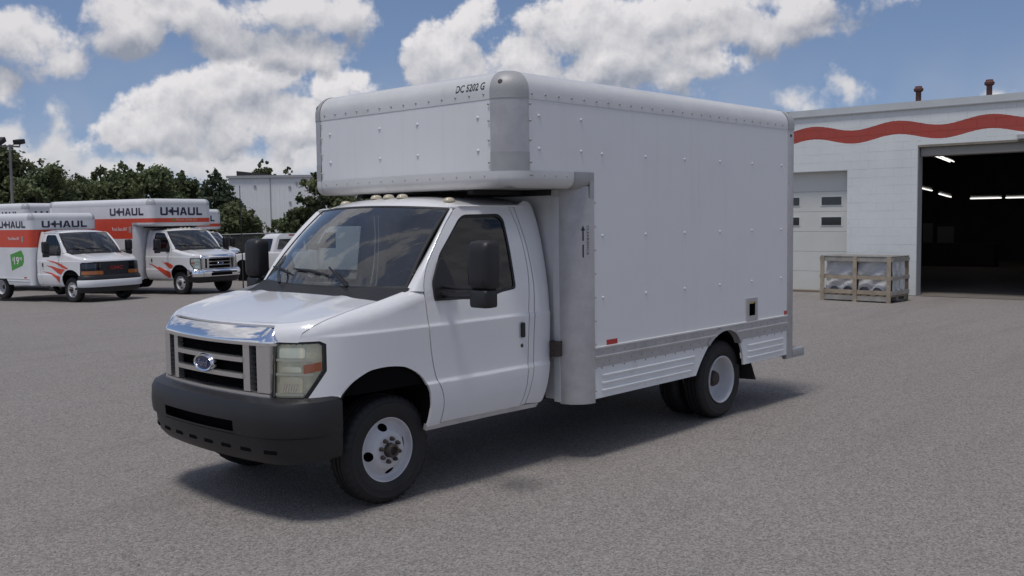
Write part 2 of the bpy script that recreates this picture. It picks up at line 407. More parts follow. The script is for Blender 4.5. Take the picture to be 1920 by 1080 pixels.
# ------------------------------------------------------------------ ground
def gz(y):                                   # the yard falls away gently towards the parked trucks
    t = -y-4.
    if t <= 0: return 0.
    return -.021*(t*t/(2*6.) if t < 6 else t-3.) if t < 60 else -.021*57
def ground_mat():
    m = D.materials.new('worn_asphalt'); m.use_nodes = True; g = G(m.node_tree); p = g.n['Principled BSDF']
    t = g.new('ShaderNodeTexCoord').outputs['Object']
    base = g.mix(g.mr(g.noise(t, .35, 4, .6), .35, .65), c3(.164, .148, .137), c3(.208, .188, .175))
    base = g.mix(g.mr(g.noise(t, 1.6, 5, .65), .45, .72, 0, .5), base, c3(.132, .118, .109))
    vo = g.new('ShaderNodeTexVoronoi', feature='F1'); g.put(vo.inputs['Vector'], t); vo.inputs['Scale'].default_value = 80
    vs = g.new('ShaderNodeSeparateColor'); g.put(vs.inputs[0], vo.outputs['Color'])
    stone = g.mix(g.mr(vs.outputs[0], 0, 1), c3(.048, .044, .042), c3(.50, .455, .425))
    stone = g.mix(g.mr(vs.outputs[1], .75, 1., 0, .35), stone, c3(.42, .25, .19))
    v2 = g.new('ShaderNodeTexVoronoi', feature='F1'); g.put(v2.inputs['Vector'], t); v2.inputs['Scale'].default_value = 170
    s2 = g.new('ShaderNodeSeparateColor'); g.put(s2.inputs[0], v2.outputs['Color'])
    fine = g.mix(s2.outputs[0], c3(.06, .056, .051), c3(.44, .41, .37))
    base = g.mix(g.mr(g.noise(t, .09, 3, .5, .6), .42, .62, 0, .75), base, c3(.124, .112, .104))
    cc = g.mix(.52, base, stone); cc = g.mix(.28, cc, fine)
    cc = g.mix(g.mr(g.noise(t, 4.5, 6, .7), .60, .78, 0, .30), cc, c3(.10, .092, .088))
    # old oil drips and worn wheel paths
    oil = g.m('MULTIPLY', g.mr(g.noise(t, 2.6, 3, .5), .70, .76), g.mr(g.noise(t, .23, 2, .5), .45, .6))
    cc = g.mix(g.m('MULTIPLY', oil, .18), cc, c3(.045, .040, .037))
    pth = g.noise(g.vm('MULTIPLY', t, (.18, 1.5, 0)), 1., 4, .55, .5)
    cc = g.mix(g.mr(pth, .55, .72, 0, .22), cc, c3(.11, .10, .092))
    g.put(p.inputs['Base Color'], cc); p.inputs['Roughness'].default_value = .88; p.inputs['Specular IOR Level'].default_value = .3
    b = g.new('ShaderNodeBump'); b.inputs['Strength'].default_value = .55; b.inputs['Distance'].default_value = .012
    g.put(b.inputs['Height'], g.m('ADD', g.m('MULTIPLY', vo.outputs['Distance'], -.9), g.m('MULTIPLY', g.noise(t, 30, 4, .6), .5)))
    g.put(p.inputs['Normal'], b.outputs[0])
    return m
ys = [900, 60, 20, 6, 2]+[-k*1.0 for k in range(0, 12)]+[-12-2*k for k in range(0, 28)]+[-70, -120, -900]
xs_ = [-900, -120, -60, -40, -30, -20, -10, 0, 10, 30, 120, 900]
gm = MB(); gm.grid([[(x, y, gz(y)) for x in xs_] for y in ys])
tag(gm.build('ground', ground_mat()), kind='structure')

# ------------------------------------------------------------------ cab shell: shape functions (x forward from the front axle, y left, z up)
SzF = hermite([.40, .47, .55, .66, .76, .790, .812, .84, 1.0, 1.16, 1.192, 1.210, 1.24, 1.35, 1.5, 1.75, 2.0, 2.06, 2.12],
              [.945, .962, .985, 1.001, 1.005, 1.005, .9955, .994, .993, .9935, .9935, .985, .982, .973, .95, .90, .835, .815, .78])
def Sm(side, out=0.):
    return lambda x, z: (x, side*(SzF(z)+out), z)
_cp = [(.825, 0), (.82, .2), (.806, .4), (.78, .6), (.755, .70), (.705, .80), (.63, .885), (.53, .938), (.38, .975), (.2, .995), (0, 1.0), (-.3, 1.0), (-1.7, 1.0)]
_cu = catmull([(_cp[1][0], -_cp[1][1])]+_cp, 16)[16:]
_cl = [0.]
for i in range(1, len(_cu)): _cl.append(_cl[-1]+math.dist(_cu[i], _cu[i-1]))
def Cp(s):                                   # plan curve: point and outward normal, s from the front centre
    sg = 1 if s >= 0 else -1; s = abs(s)
    x = float(np.interp(s, _cl, [p[0] for p in _cu])); y = float(np.interp(s, _cl, [p[1] for p in _cu]))
    a = max(s-.02, 0); b = s+.02
    tx = float(np.interp(b, _cl, [p[0] for p in _cu])-np.interp(a, _cl, [p[0] for p in _cu])); ty = float(np.interp(b, _cl, [p[1] for p in _cu])-np.interp(a, _cl, [p[1] for p in _cu]))
    if s < .02: tx = 0
    l = math.hypot(tx, ty); return x, sg*y, ty/l, -sg*tx/l
def s_of_x(x): return float(np.interp(-x, [-p[0] for p in _cu], _cl))
def s_of_y(y): return float(np.interp(y, [p[1] for p in _cu][:len(_cu)*6//12], _cl[:len(_cu)*6//12]))
hcF = hermite([-.30, .05, .25, .5, .7, .82], [1.487, 1.41, 1.375, 1.325, 1.272, 1.232])
def H(x, y): return hcF(x)-.018*(y/.9)**2
RS = .10
def inset(s, z):
    x, y, nx, ny = Cp(s); w_ = min(1, max(0, (x-.35)/.3)); w_ = w_*w_*(3-2*w_)
    return (1-w_)*(1-SzF(z))+w_*(max(z-.8, 0)*.08)
def zshF(s):
    x, y, nx, ny = Cp(s); k = inset(s, 1.2)+RS
    return H(x-nx*k, y-ny*k)-RS
def Pf(out=0.):
    def f(s, v):
        x, y, nx, ny = Cp(s); zs = zshF(s)
        if v <= zs: k = inset(s, v)-out; z = v
        else:
            th = min((v-zs)/RS, PI/2+.4); k = inset(s, zs)+RS-(RS+out)*math.cos(th); z = zs+(RS+out)*math.sin(th)
        return (x-nx*k, y-ny*k, z)
    return f
def vth(s, deg): return zshF(s)+RS*R(deg)
def mirror_pts(pts): return [(-a, b) for a, b in pts]

ARCH = [(-.292, .49), (-.303, .56), (-.309, .652), (-.287, .771), (-.216, .867), (-.106, .931), (-.02, .952), (.075, .96), (.16, .957), (.232, .945), (.336, .897), (.406, .839), (.45, .790)]
ARCH = catmull(ARCH, 3)
DOORF = [(-.701, 1.995), (-.56, 1.865), (-.438, 1.726), (-.345, 1.60), (-.297, 1.47), (-.300, 1.30), (-.305, 1.237), (-.319, 1.03), (-.354, .852), (-.406, .741), (-.427, .65), (-.420, .56), (-.409, .505)]
DOORF = catmull(DOORF, 3)
DOORR = catmull([(-1.244, .497), (-1.29, .62), (-1.316, .807), (-1.330, 1.0), (-1.345, 1.205), (-1.372, 1.40), (-1.384, 1.563), (-1.362, 1.812), (-1.301, 2.018)], 3)
POST = catmull([(-1.302, .505), (-1.35, .65), (-1.382, .799), (-1.397, 1.067), (-1.430, 1.408), (-1.425, 1.60), (-1.407, 1.772), (-1.357, 2.018)], 3)
REAR = catmull([(-1.49, 2.07), (-1.57, 2.05), (-1.612, 1.95), (-1.633, 1.747), (-1.628, 1.358), (-1.612, .969), (-1.573, .718), (-1.511, .517), (-1.46, .490)], 4)
WIN = rpoly([(-.388, 1.487), (-.476, 1.682), (-.74, 1.94), (-.80, 1.966), (-1.17, 1.970), (-1.214, 1.93), (-1.222, 1.70), (-1.226, 1.40), (-1.07, 1.384), (-.93, 1.352), (-.44, 1.362), (-.392, 1.41)], [.03, .05, .04, .03, .03, .03, .05, .03, .02, .03, .04, .03], 4)
def shrink(poly, k):
    cx = sum(p[0] for p in poly)/len(poly); cz = sum(p[1] for p in poly)/len(poly)
    return [(cx+(x-cx)*(1-k/.42), cz+(z-cz)*(1-k/.3)) for x, z in poly]
HEADC = lambda y: (-.57-.15*(y/.77)**2, y, 2.035-.025*(y/.77)**2)
BASEC = lambda y: (-.045-.18*(abs(y)/.88)**2.2, y, 1.452+.013*(y/.88)**2)
def zroof(x, y):
    xh = -.57-.15*(y/.77)**2; t = max(0., xh-x)
    return 2.035-.025*(y/.77)**2+.085*(1-min(1, abs(y)/.835)**3)*(1-math.exp(-t/.14))+.018*min(1, t/.1)*(abs(y)/.8)**2

def tyre_mesh(Rr=.372, wd=.215, ri=.214):
    h = wd/2
    prof = [(ri, -h*.78), (ri+.02, -h*.90), (ri+.05, -h*.985), (ri+.085, -h*1.0), (Rr-.045, -h*.97), (Rr-.022, -h*.90), (Rr-.010, -h*.80),
            (Rr-.002, -h*.72), (Rr, -h*.42), (Rr-.012, -h*.40), (Rr-.012, -h*.32), (Rr, -h*.30), (Rr, -.012), (Rr-.012, -.010), (Rr-.012, .010), (Rr, .012), (Rr, h*.30), (Rr-.012, h*.32), (Rr-.012, h*.40), (Rr, h*.42), (Rr-.002, h*.72),
            (Rr-.010, h*.80), (Rr-.022, h*.90), (Rr-.045, h*.97), (ri+.112, h*.985), (ri+.110, h*1.006), (ri+.102, h*1.006), (ri+.100, h*.995), (ri+.070, h*.997), (ri+.068, h*1.012), (ri+.060, h*1.010), (ri+.058, h*.99), (ri+.05, h*.985), (ri+.02, h*.90), (ri, h*.78)]
    N = 120; rows = []
    for i, (r, y) in enumerate(prof):
        row = []
        for k in range(N):
            rr = r
            if r > Rr-.024 and k % 3 == 0 and abs(y) > h*.5: rr = r-.010       # shoulder sipes
            row.append((rr*math.cos(2*PI*k/N), y, rr*math.sin(2*PI*k/N)))
        rows.append(row)
    return MB().grid(rows, closed_v=True).mesh('tyre', 30)
TYRE = tyre_mesh()
RIMF = hermite([0, .10, .112, .128, .150, .172, .186, .198, .206, .2115, .215], [.104, .104, .103, .096, .075, .052, .041, .046, .060, .080, .088])
def rim_front_mesh():
    # convex front wheel disc with four oval hand holes, outer face at +y
    fn = lambda a, r: (r*math.cos(a), RIMF(r), r*math.sin(a))
    holes = [[(R(90*k+80)+.225*math.cos(t), .156+.024*math.sin(t)) for t in np.linspace(0, 2*PI, 17)[:-1]] for k in range(4)]
    outer = [(t, .215) for t in np.linspace(R(35), R(395), 49)]+[(t, .05) for t in np.linspace(R(395), R(35), 49)]
    me = panel('rim', None, None, outer, fn, .131, .012, holes=holes, lip=0, only_mesh=True, flip=True)
    bm = bmesh.new(); bm.from_mesh(me)
    m2 = MB().lathe([(.205, .03), (.222, .066), (.2265, .080), (.221, .089), (.2145, .0885), (.2125, .082)], 48).mesh('rim_lip', 50); bm.from_mesh(m2)
    bmesh.ops.remove_doubles(bm, verts=bm.verts[:], dist=.0008); bmesh.ops.recalc_face_normals(bm, faces=bm.faces[:])
    bm.to_mesh(me); bm.free(); finish(me, 55); return me
RIM_FRONT = rim_front_mesh()
def wheel(parent, x, y, side, kind='front', z=.372, lug=True):
    out = empty_part('wheel', parent, (x, y, z))
    if kind == 'front': me = RIM_FRONT
    else:
        prof = [(.224, .095), (.226, .108), (.219, .113), (.211, .108), (.204, .085), (.196, .05), (.190, .0), (.178, -.03), (.160, -.045), (.130, -.052), (.105, -.055), (.075, -.055), (.07, -.055)]
        me = MB().lathe(prof, 48).mesh('rim', 50)
    def put(me_, name, m, p, loc=(0, 0, 0)):
        o = D.objects.new(name, me_); me_.materials.clear(); me_.materials.append(m); link(o, p); o.location = loc
        if side < 0: o.rotation_euler = (0, 0, PI)
        return o
    put(TYRE, 'tyre', RUBBER, out); put(me, 'rim', RIM, out)
    if kind == 'front':
        put(MB().lathe([(.203, -.05), (.202, .028), (.05, .015), (.0, .015)], 32).mesh('wheel_well', 40), 'brake_drum', DARK, out)
        put(MB().lathe([(.047, .100), (.047, .150), (.042, .158), (.030, .158), (.028, .135), (.0, .133)], 20).mesh('hub', 40), 'hub', RUST, out)
        if lug:
            lm = MB(); lm.lathe([(.015, .0), (.0145, .022), (.009, .035), (.0, .036)], 7); lme = lm.mesh('lug_nut', 40)
            for k in range(8):
                a = 2*PI*(k+.3)/8
                put(lme, 'lug_nut', RUST, out, (side*.078*math.cos(a)*1, side*.102, .078*math.sin(a)))
    else:
        put(MB().lathe([(.075, -.06), (.075, .02), (.062, .045), (.045, .05), (.0, .052)], 24).mesh('hub', 40), 'hub', RUST, out)
    return out
def empty_part(name, parent, loc):
    o = D.objects.new(name, None); o.empty_display_size = .1; o.location = loc; link(o, parent); return o

def lamp_unit(root, sg):
    """headlamp: housing, reflector steps, amber insert, clear lens; sg = +1 left, -1 right"""
    def M(f): return (lambda s, v: f(sg*s, v))
    fl = sg < 0
    si = s_of_y(.682); s1 = s_of_x(.545); s0 = si
    outl = [(si+.008, .806), (s_of_x(.662), .806), (s_of_x(.543), .985), (s_of_x(.540), 1.140), (s_of_x(.565), 1.157), (si+.008, 1.156)]
    frame = [(si-.006, .795), (s_of_x(.652), .795), (s_of_x(.525), .98), (s_of_x(.522), 1.15), (s_of_x(.56), 1.166), (si-.006, 1.164)]
    bez = panel('headlight_bezel', BLACKP, root, frame, M(Pf(-.004)), .025, .03, holes=[outl], lip=.03, flip=fl)
    back = panel('headlight', mat('lamp_reflector', (.76, .72, .58), .18, .12, var=.15, vscale=22), root, outl, M(Pf(-.026)), .025, .03, lip=0, flip=fl)
    sA = s_of_x(.60)
    panel('turn_signal', AMBER, back, [(s_of_x(.655), .965), (s_of_x(.552), .985), (s_of_x(.552), 1.038), (s_of_x(.655), 1.022)], M(Pf(-.012)), .04, 0, lip=.03, flip=fl)
    lb = mat('lamp_inner', (.80, .77, .66), .08, .6)
    for (a, b, z0, z1, off) in ((si+.03, s_of_x(.645), 1.065, 1.130, -.020), (si+.045, s_of_x(.665), .975, 1.010, -.018), (si+.04, s_of_x(.66), .845, .945, -.020)):
        panel('reflector_bowl', lb, back, rpoly([(a, z0), (b, z0), (b, z1), (a, z1)], .02, 3), M(Pf(off)), .05, 0, lip=.012, flip=fl)
    for z in (1.045, .955, .828):
        panel('reflector_step', mat('lamp_step', (.80, .78, .68), .3, .1), back, [(si+.012, z), (s_of_x(.60 if z > .9 else .655), z), (s_of_x(.60 if z > .9 else .655), z+.016), (si+.012, z+.016)], M(Pf(-.012)), .05, 0, lip=.015, flip=fl)
    for k in range(6):
        a = si+.055+.018*k
        panel('reflector_flute', CHROME, back, [(a, .85), (a+.010, .85), (a+.024, .905), (a+.014, .905)], M(Pf(-.015)), 0, 0, lip=.004, flip=fl)
    panel('lens', LAMPG, back, outl, M(Pf(.000)), .025, .03, lip=.02, flip=fl)

def build_cab(root, style='ford'):
    P = Pf()
    # doors, posts, fenders
    for sg in (1, -1):
        fl = sg > 0                       # (x,z) map has normal -y for +side; flip so it faces out
        m = Sm(sg)
        dpoly = [(x-.0055, z) for x, z in DOORF]+[(x+.0055, z) for x, z in DOORR]
        dpoly = [(x, z) for x, z in dpoly]+[(-1.24, 2.024), (-.80, 2.024), (-.735, 2.012)]
        door = panel('door', PAINT, root, dpoly, m, .09, .05, holes=[WIN], flip=fl, vcuts=(.780, .790, .801, .812, .822, 1.184, 1.192, 1.201, 1.210, 1.218))
        panel('window_seal', BLACKP, door, WIN, Sm(sg, -.004), .1, .08, holes=[shrink(WIN, .020)], lip=.02, flip=fl)
        panel('window', SIDEG, door, shrink(WIN, .018), Sm(sg, -.012), .1, .08, lip=0, flip=fl)
        # handle and lock
        hp = rpoly([(-1.222, 1.02), (-1.282, 1.02), (-1.282, 1.148), (-1.222, 1.148)], .02, 4)
        panel('handle_cup', mat('cup_grey', (.5, .5, .51), .4), door, hp, Sm(sg, .001), .05, .05, lip=.004, flip=fl)
        panel('door_handle', BLACKP, door, rpoly([(-1.238, 1.027), (-1.270, 1.027), (-1.270, 1.140), (-1.238, 1.140)], .012, 4), Sm(sg, .022), 0, .04, lip=.02, flip=fl)
        MB().dome((-1.252, sg*(SzF(.96)+.001), .963), (0, sg, 0), .016, .4, 10).build('lock', RUST, door)
        post = [(x-.005, z) for x, z in DOORR[::-1]]+[(x+.005, z) for x, z in POST]
        panel('door_post', PAINT, root, post, Sm(sg, -.002), .09, .05, flip=fl, vcuts=(.780, .790, .801, .812, .822, 1.184, 1.192, 1.201, 1.210, 1.218))
        rp = [(x-.004, z) for x, z in POST]+[(-1.40, 2.035)]+REAR
        def mr_(x, z, sg=sg):
            t = max(0, -1.46-x)/.17; return (x, sg*(SzF(z)-.035*t*t), z)
        panel('rear_cab_panel', PAINT, root, rp, mr_, .05, .05, flip=fl, vcuts=(.780, .790, .801, .812, .822, 1.184, 1.192, 1.201, 1.210, 1.218))
        panel('sill', mat('sill_dirty', (.50, .48, .45), .5, var=.15, vscale=8), root, [(-.285, .485), (-.285, .505), (-1.30, .505), (-1.47, .49), (-1.47, .455), (-1.27, .452), (-.95, .462), (-.30, .458)][::-1] if False else [(-.29, .462), (-.29, .502), (-1.25, .496), (-1.47, .486), (-1.45, .455), (-.95, .462)], Sm(sg, -.006), .2, 0, lip=.03, flip=fl)
        # fender
        fp = [(s_of_x(x+.004), z) for x, z in DOORF if z < 1.475][::-1]
        fp = [(s_of_x(-.405), .492)]+fp[1:]
        top = [(s_of_x(-.255), vth(s_of_x(-.255), 62)), (s_of_x(-.20), vth(s_of_x(-.2), 86)), (s_of_x(-.06), vth(s_of_x(-.06), 88)), (s_of_x(.02), vth(s_of_x(.02), 86)), (s_of_x(.2), vth(s_of_x(.2), 80)), (s_of_x(.35), vth(s_of_x(.35), 70)), (s_of_x(.5), vth(s_of_x(.5), 54)),
               (s_of_x(.60), vth(s_of_x(.60), 34)), (s_of_x(.655), vth(s_of_x(.655), 14)), (s_of_x(.675), 1.170)]
        seam = top
        lampe = [(s_of_x(.558), 1.172), (s_of_x(.518), 1.152), (s_of_x(.520), .98), (s_of_x(.648), .790)]
        archs = [(s_of_x(x), z) for x, z in ARCH[::-1]]
        fpoly = fp+top+lampe+archs
        f_ = (lambda P_: (lambda s, v: P_(sg*s, v)))(P)
        panel('fender', PAINT, root, fpoly, f_, .05, .018, lip=.02, flip=sg < 0, vcuts=(.780, .790, .801, .812, .822, 1.184, 1.192, 1.201, 1.210, 1.218))
        # wheel-arch liner
        rows = []
        for k in range(len(ARCH)):
            x, z = ARCH[k]
            rows.append([(x, sg*(SzF(max(z, .5))-.016), z), (x, sg*.60, z+.02)])
        MB().grid(rows).build('wheel_arch_liner', DARK, root)
        # hood side strip joins the hood: built below
        # A-pillar
        rows = []
        for k in range(13):
            t = k/12; z = 1.435+t*(1.995-1.435)
            a = Vector(BASEC(.875*sg)).lerp(Vector(HEADC(.778*sg)), (z-1.468)/.527)+Vector((0, 0, .004))
            xd = float(np.interp(z, [p[1] for p in DOORF[::-1]], [p[0] for p in DOORF[::-1]]))
            b = Vector((xd+.004, sg*SzF(z), z)); mid = (a+b)/2+Vector((.012, sg*.016, .006))
            rows.append([a-Vector((0, 0, .02)), a, a.lerp(mid, .55)+Vector((.003, sg*.004, .003)), mid, mid.lerp(b, .55)+Vector((.002, sg*.005, .001)), b, b-Vector((0, sg*.02, 0))])
        MB().grid(rows).build('windshield_pillar', PAINT, root, angle=60)
        # gutter
        MB().tube([(x, sg*(SzF(2.03)+.004-.05*max(0, (x+.78)/.1)), 2.028-.12*max(0, x+.78)) for x in (-.70, -.78, -.95, -1.15, -1.33, -1.46)], .009, 6).build('drip_rail', PAINT, root)
        # cowl side filler between fender, pillar and windshield base
    # hood
    hs = []
    seamR = [(s_of_x(.675), 1.166), (s_of_x(.655), vth(s_of_x(.655), 18)), (s_of_x(.60), vth(s_of_x(.60), 38)), (s_of_x(.5), vth(s_of_x(.5), 58)), (s_of_x(.35), vth(s_of_x(.35), 74)), (s_of_x(.2), vth(s_of_x(.2), 84)), (s_of_x(.06), vth(s_of_x(.06), 89.5))]
    sc = s_of_y(.684)
    def strip(sg):
        lo = [(0, vth(0, 62)), (s_of_y(.2), vth(s_of_y(.2), 62)), (s_of_y(.4), vth(s_of_y(.4), 62)), (s_of_y(.6), vth(s_of_y(.6), 62)), (sc-.035, vth(sc-.035, 60)), (sc-.004, vth(sc, 12)), (sc+.004, 1.168)]+seamR
        smp = np.linspace(s_of_x(.06), 0, 40); hi = [(s, vth(s, 90)) for s in smp]
        return lo+hi
    P2 = Pf()
    m1 = panel('hood', None, None, strip(1), lambda s, v: P2(s, v), .04, .018, lip=.02, only_mesh=True)
    m2 = panel('hood', None, None, strip(1), lambda s, v: P2(-s, v), .04, .018, lip=.02, flip=True, only_mesh=True)
    inner = [Pf()(s, vth(s, 90)) for s in np.linspace(s_of_x(.06), 0, 40)]
    loop = [(p[0], p[1]) for p in inner]+[(p[0], -p[1]) for p in inner[::-1][1:]]
    m3 = panel('hood', None, None, loop, lambda x, y: (x, y, H(x, y)+.012*max(0, 1-abs(abs(y)-.52)/.10)*min(1, max(0, (.6-x)/.3))), .06, .05, lip=0, only_mesh=True, flip=False)
    bm = bmesh.new()
    for q in (m1, m2, m3): bm.from_mesh(q)
    bmesh.ops.remove_doubles(bm, verts=[v for v in bm.verts if v.is_boundary], dist=.0015)
    me = D.meshes.new('hood'); bm.to_mesh(me); bm.free(); finish(me, 40)
    hood = mesh_obj('hood', me, PAINT, root)
    # dark backing sheet standing in for the shade behind the panel gaps
    rows = []
    for s in np.linspace(s_of_x(-.3), -s_of_x(-.3), 81):
        x, y, nx, ny = Cp(float(s)); k = inset(float(s), 1.1)+.03; zt = zshF(float(s))-.02
        rows.append([(x-nx*k, y-ny*k, .80), (x-nx*k, y-ny*k, zt), (x-nx*(k+.10), y-ny*(k+.10), zt+.085)])
    MB().grid(rows).build('gap_backing', DARK, root)
    # cowl
    rows = []
    for k in range(25):
        y = -.90+1.8*k/24; b = BASEC(y); x0 = .062
        rows.append([(x0, y, H(x0, y)-.03), (x0-.004, y, H(x0, y)-.012), ((x0+b[0])/2, y, H(x0, y)+.006), (b[0]+.02, y, b[2]-.006), (b[0]-.03, y, b[2]+.012)])
    cowl = MB().grid(rows).build('cowl_panel', BLACKP, root)
    # windshield
    def wsp(u, v):                              # u in -1..1 across, v 0..1 up
        a = Vector(BASEC(u*.862)); b = Vector(HEADC(u*.765)); p = a.lerp(b, v)
        return p+Vector((.03, 0, .035))*(4*v*(1-v))*(.55+.45*(1-u*u))
    n, q = 24, 12
    ws = MB().grid([[wsp(-1+2*i/n, .012+.976*j/q) for j in range(q+1)] for i in range(n+1)]).build('windshield', WS, root, angle=80)
    edge = [(-1+2*i/n, 0) for i in range(n+1)]+[(1, j/q) for j in range(1, q+1)]+[(1-2*i/n, 1) for i in range(1, n+1)]+[(-1, 1-j/q) for j in range(1, q)]
    rows = []
    for u, v in edge+edge[:1]:
        o_ = wsp(u*1.012, -.01+v*1.02)+Vector((.004, 0, .004)); i_ = wsp(u*.988, .012+v*.974)+Vector((.002, 0, .002))
        rows.append([o_-Vector((.0, 0, .02)), o_, i_])
    MB().grid(rows).build('windshield_seal', BLACKP, ws)
    tint = glass_mat('shade_band', (.16, .24, .30), .01, .6)
    MB().grid([[wsp((-1+2*i/n)*.965, .86+.115*j/3)-Vector((.006, 0, .004)) for j in range(4)] for i in range(n+1)]).build('shade_band', tint, ws)
    # wipers
    for (ya, yb) in ((.42, -.05), (-.42, -.72)):
        pa = Vector(BASEC(ya))+Vector((.035, 0, .01)); pb = wsp((ya*.45+yb*.55)/.85, .16)+Vector((.03, 0, .03))
        wp = MB().tube([pa, pa.lerp(pb, .5)+Vector((.01, 0, .012)), pb], [.012, .010, .007], 6)
        wp.build('wiper_arm', BLACKP, cowl)
        w0 = wsp((yb-.30 if ya > 0 else yb-.14)/.9, .15)+Vector((.014, 0, .014)); w1_ = wsp((yb+.22 if ya > 0 else yb+.34)/.9, .10)+Vector((.014, 0, .014))
        MB().tube([w0, (w0+w1_)/2+Vector((.004, 0, .008)), w1_], [.006, .013, .006], 6).build('wiper_blade', BLACKP, cowl)
    # roof
    fr = [HEADC(y) for y in np.linspace(-.785, .785, 25)]
    rl = [(p[0], p[1]) for p in fr]+[(-.80, .815), (-1.0, .822), (-1.2, .822), (-1.40, .818), (-1.50, .79)]+[(-1.50, -.79), (-1.40, -.818), (-1.2, -.822), (-1.0, -.822), (-.80, -.815)]
    roof = panel('roof', PAINT, root, rl, lambda x, y: (x, y, zroof(x, y)), .08, .08, lip=.03, flip=False)
    lm = MB().lathe([(1., 0), (.96, .35), (.75, .75), (.4, .95), (0., 1.)], 18).mesh('marker_light', 50)
    for y in (-.63, -.16, 0., .16, .63):
        x = -.80-.06*(y/.63)**2; z = zroof(x, y)
        o = D.objects.new('marker_light', lm); lm.materials.clear(); lm.materials.append(LENS); link(o, roof)
        o.location = (x, y, z-.002); o.rotation_euler = (PI/2, 0, 0); o.scale = (.052, .034, .040)
    # back wall and inside
    MB().add([(-1.52, -.80, 2.03), (-1.52, .80, 2.03), (-1.54, .93, 1.5), (-1.56, .96, .5), (-1.56, -.96, .5), (-1.54, -.93, 1.5)], [(0, 1, 2, 3, 4, 5)]).build('cab_back_wall', mat('cab_trim', (.06, .06, .062), .8), root)
    inside(root)
    # bumper
    bcol = BUMPER if style == 'ford' else CHROME
    build_bumper(root, style, bcol)
    build_grille(root)
    for sg in (1, -1): lamp_unit(root, sg)
    for sg in (1, -1): mirror(root, sg)
def inside(root):
    rows = []
    for k in range(17):
        y = -.84+1.68*k/16; b = BASEC(y)
        rows.append([(b[0]-.03, y, b[2]-.02), (b[0]-.14, y, 1.455), (b[0]-.30, y, 1.45), (-.62, y, 1.40), (-.66, y, 1.30), (-.60, y, .9)])
    dash = MB().grid(rows).build('dashboard', DASH, root)
    for sg in (1, -1):
        st = MB(); y0 = sg*.42
        prof = catmull([(-.75, .98), (-.72, 1.06), (-.95, 1.08), (-1.16, 1.06), (-1.26, 1.30), (-1.31, 1.62), (-1.34, 1.72), (-1.42, 1.70), (-1.40, 1.45), (-1.36, 1.0), (-1.2, .9), (-.85, .9)], 3, True)
        st.prism(prof, lambda u, v, w_: (u, y0+w_, v), -.24, .24)
        seat = st.build('seat', SEAT, root, bevel=.03)
        MB().box(-1.43, -1.34, y0-.13, y0+.13, 1.70, 1.86).build('headrest', SEAT, seat, bevel=.03)
    ring = [(-.72+.10*math.sin(a), .42+.185*math.cos(a), 1.40+.155*math.sin(a)) for a in np.linspace(0, 2*PI, 25)]
    sw = MB().tube(ring, .014, 6, cap=False)
    sw.tube([(-.72, .24, 1.40), (-.70, .42, 1.39), (-.72, .60, 1.40)], .016, 6).tube([(-.70, .42, 1.39), (-.45, .42, 1.28)], .03, 8)
    sw.build('steering_wheel', BLACKP, root)
    for sg in (1, -1):
        MB().add([(-.40, sg*.93, 1.36), (-1.36, sg*.93, 1.36), (-1.36, sg*.93, .55), (-.40, sg*.93, .55)], [(0, 1, 2, 3)]).build('door_trim', DASH, root)
    MB().box(-1.5, -.45, -.9, .9, .50, .52).build('cab_floor', DARK, root)
def build_bumper(root, style, m):
    pr = [(-.03, .815), (.03, .812), (.085, .790), (.105, .755), (.110, .66), (.105, .590), (.100, .574), (.080, .562), (.073, .49), (.055, .435), (.015, .388), (-.06, .375)]
    def prof(s):
        x, y, nx, ny = Cp(s); t = min(1, max(0, (x-.44)/.30)); k = .25+.75*t
        return [(o*k+(-.02)*(1-t), z+(.008*(1-t)) + (1-t)*.03*max(0, (.5-z)/.13)) for o, z in pr]
    se = s_of_x(.432); rows = []
    for s in np.linspace(-se, se, 97):
        x, y, nx, ny = Cp(float(s)); rows.append([(x+nx*o, y+ny*o, z) for o, z in prof(float(s))])
    if style == 'ford':
        slot = lambda s, v: s
        mb = MB(); n = len(rows); mm = len(rows[0]); vs = [p for r_ in rows for p in r_]; fs = []
        for i in range(n-1):
            yc = (rows[i][4][1]+rows[i+1][4][1])/2
            for j in range(mm-1):
                if j == 4 and abs(yc) < .44: continue
                fs.append((i*mm+j, i*mm+j+1, (i+1)*mm+j+1, (i+1)*mm+j))
        mb.add(vs, fs); b = mb.build('bumper', m, root, angle=28)
        # recessed air slot
        rr = []; sl = [s for s in np.linspace(-se, se, 97) if abs(Cp(float(s))[1]) < .47]
        for s in sl:
            x, y, nx, ny = Cp(float(s)); rr.append([(x+nx*.108, y+ny*.108, .672), (x+nx*.03, y+ny*.03, .662), (x+nx*.03, y+ny*.03, .580), (x+nx*.102, y+ny*.102, .572)])
        MB().grid(rr).build('air_slot', DARK, b)
        for k in range(8):
            y = -.70+.2*k; s = math.copysign(s_of_y(abs(y)), y); x, y_, nx, ny = Cp(s)
            o = MB().box(-.012, .004, -.048, .048, -.014, .014).build('vent_dark_block', DARK, b, bevel=.006)  # solid dark block painting in the shade of a vent opening
            o.location = (x+nx*.070, y_+ny*.070, .478); o.rotation_euler = (0, 0, math.atan2(ny, nx))
        rows2 = []
    else:
        rows_c = [r_[:7] for r_ in rows]; rows_v = [[(p[0]-.012, p[1]*.99, p[2]) for p in r_[6:]] for r_ in rows]
        b = MB().grid(rows_c).build('bumper', m, root, angle=50)
        MB().grid(rows_v).build('air_dam', BUMPER, b, angle=50)
        MB().grid([[(Cp(s)[0]+Cp(s)[2]*.113, Cp(s)[1], z) for z in (.60, .69)] for s in np.linspace(-.42, .42, 15)]).build('bumper_dark_strip', DARK, b)  # dark strip laid on the bumper in place of a shaded slot
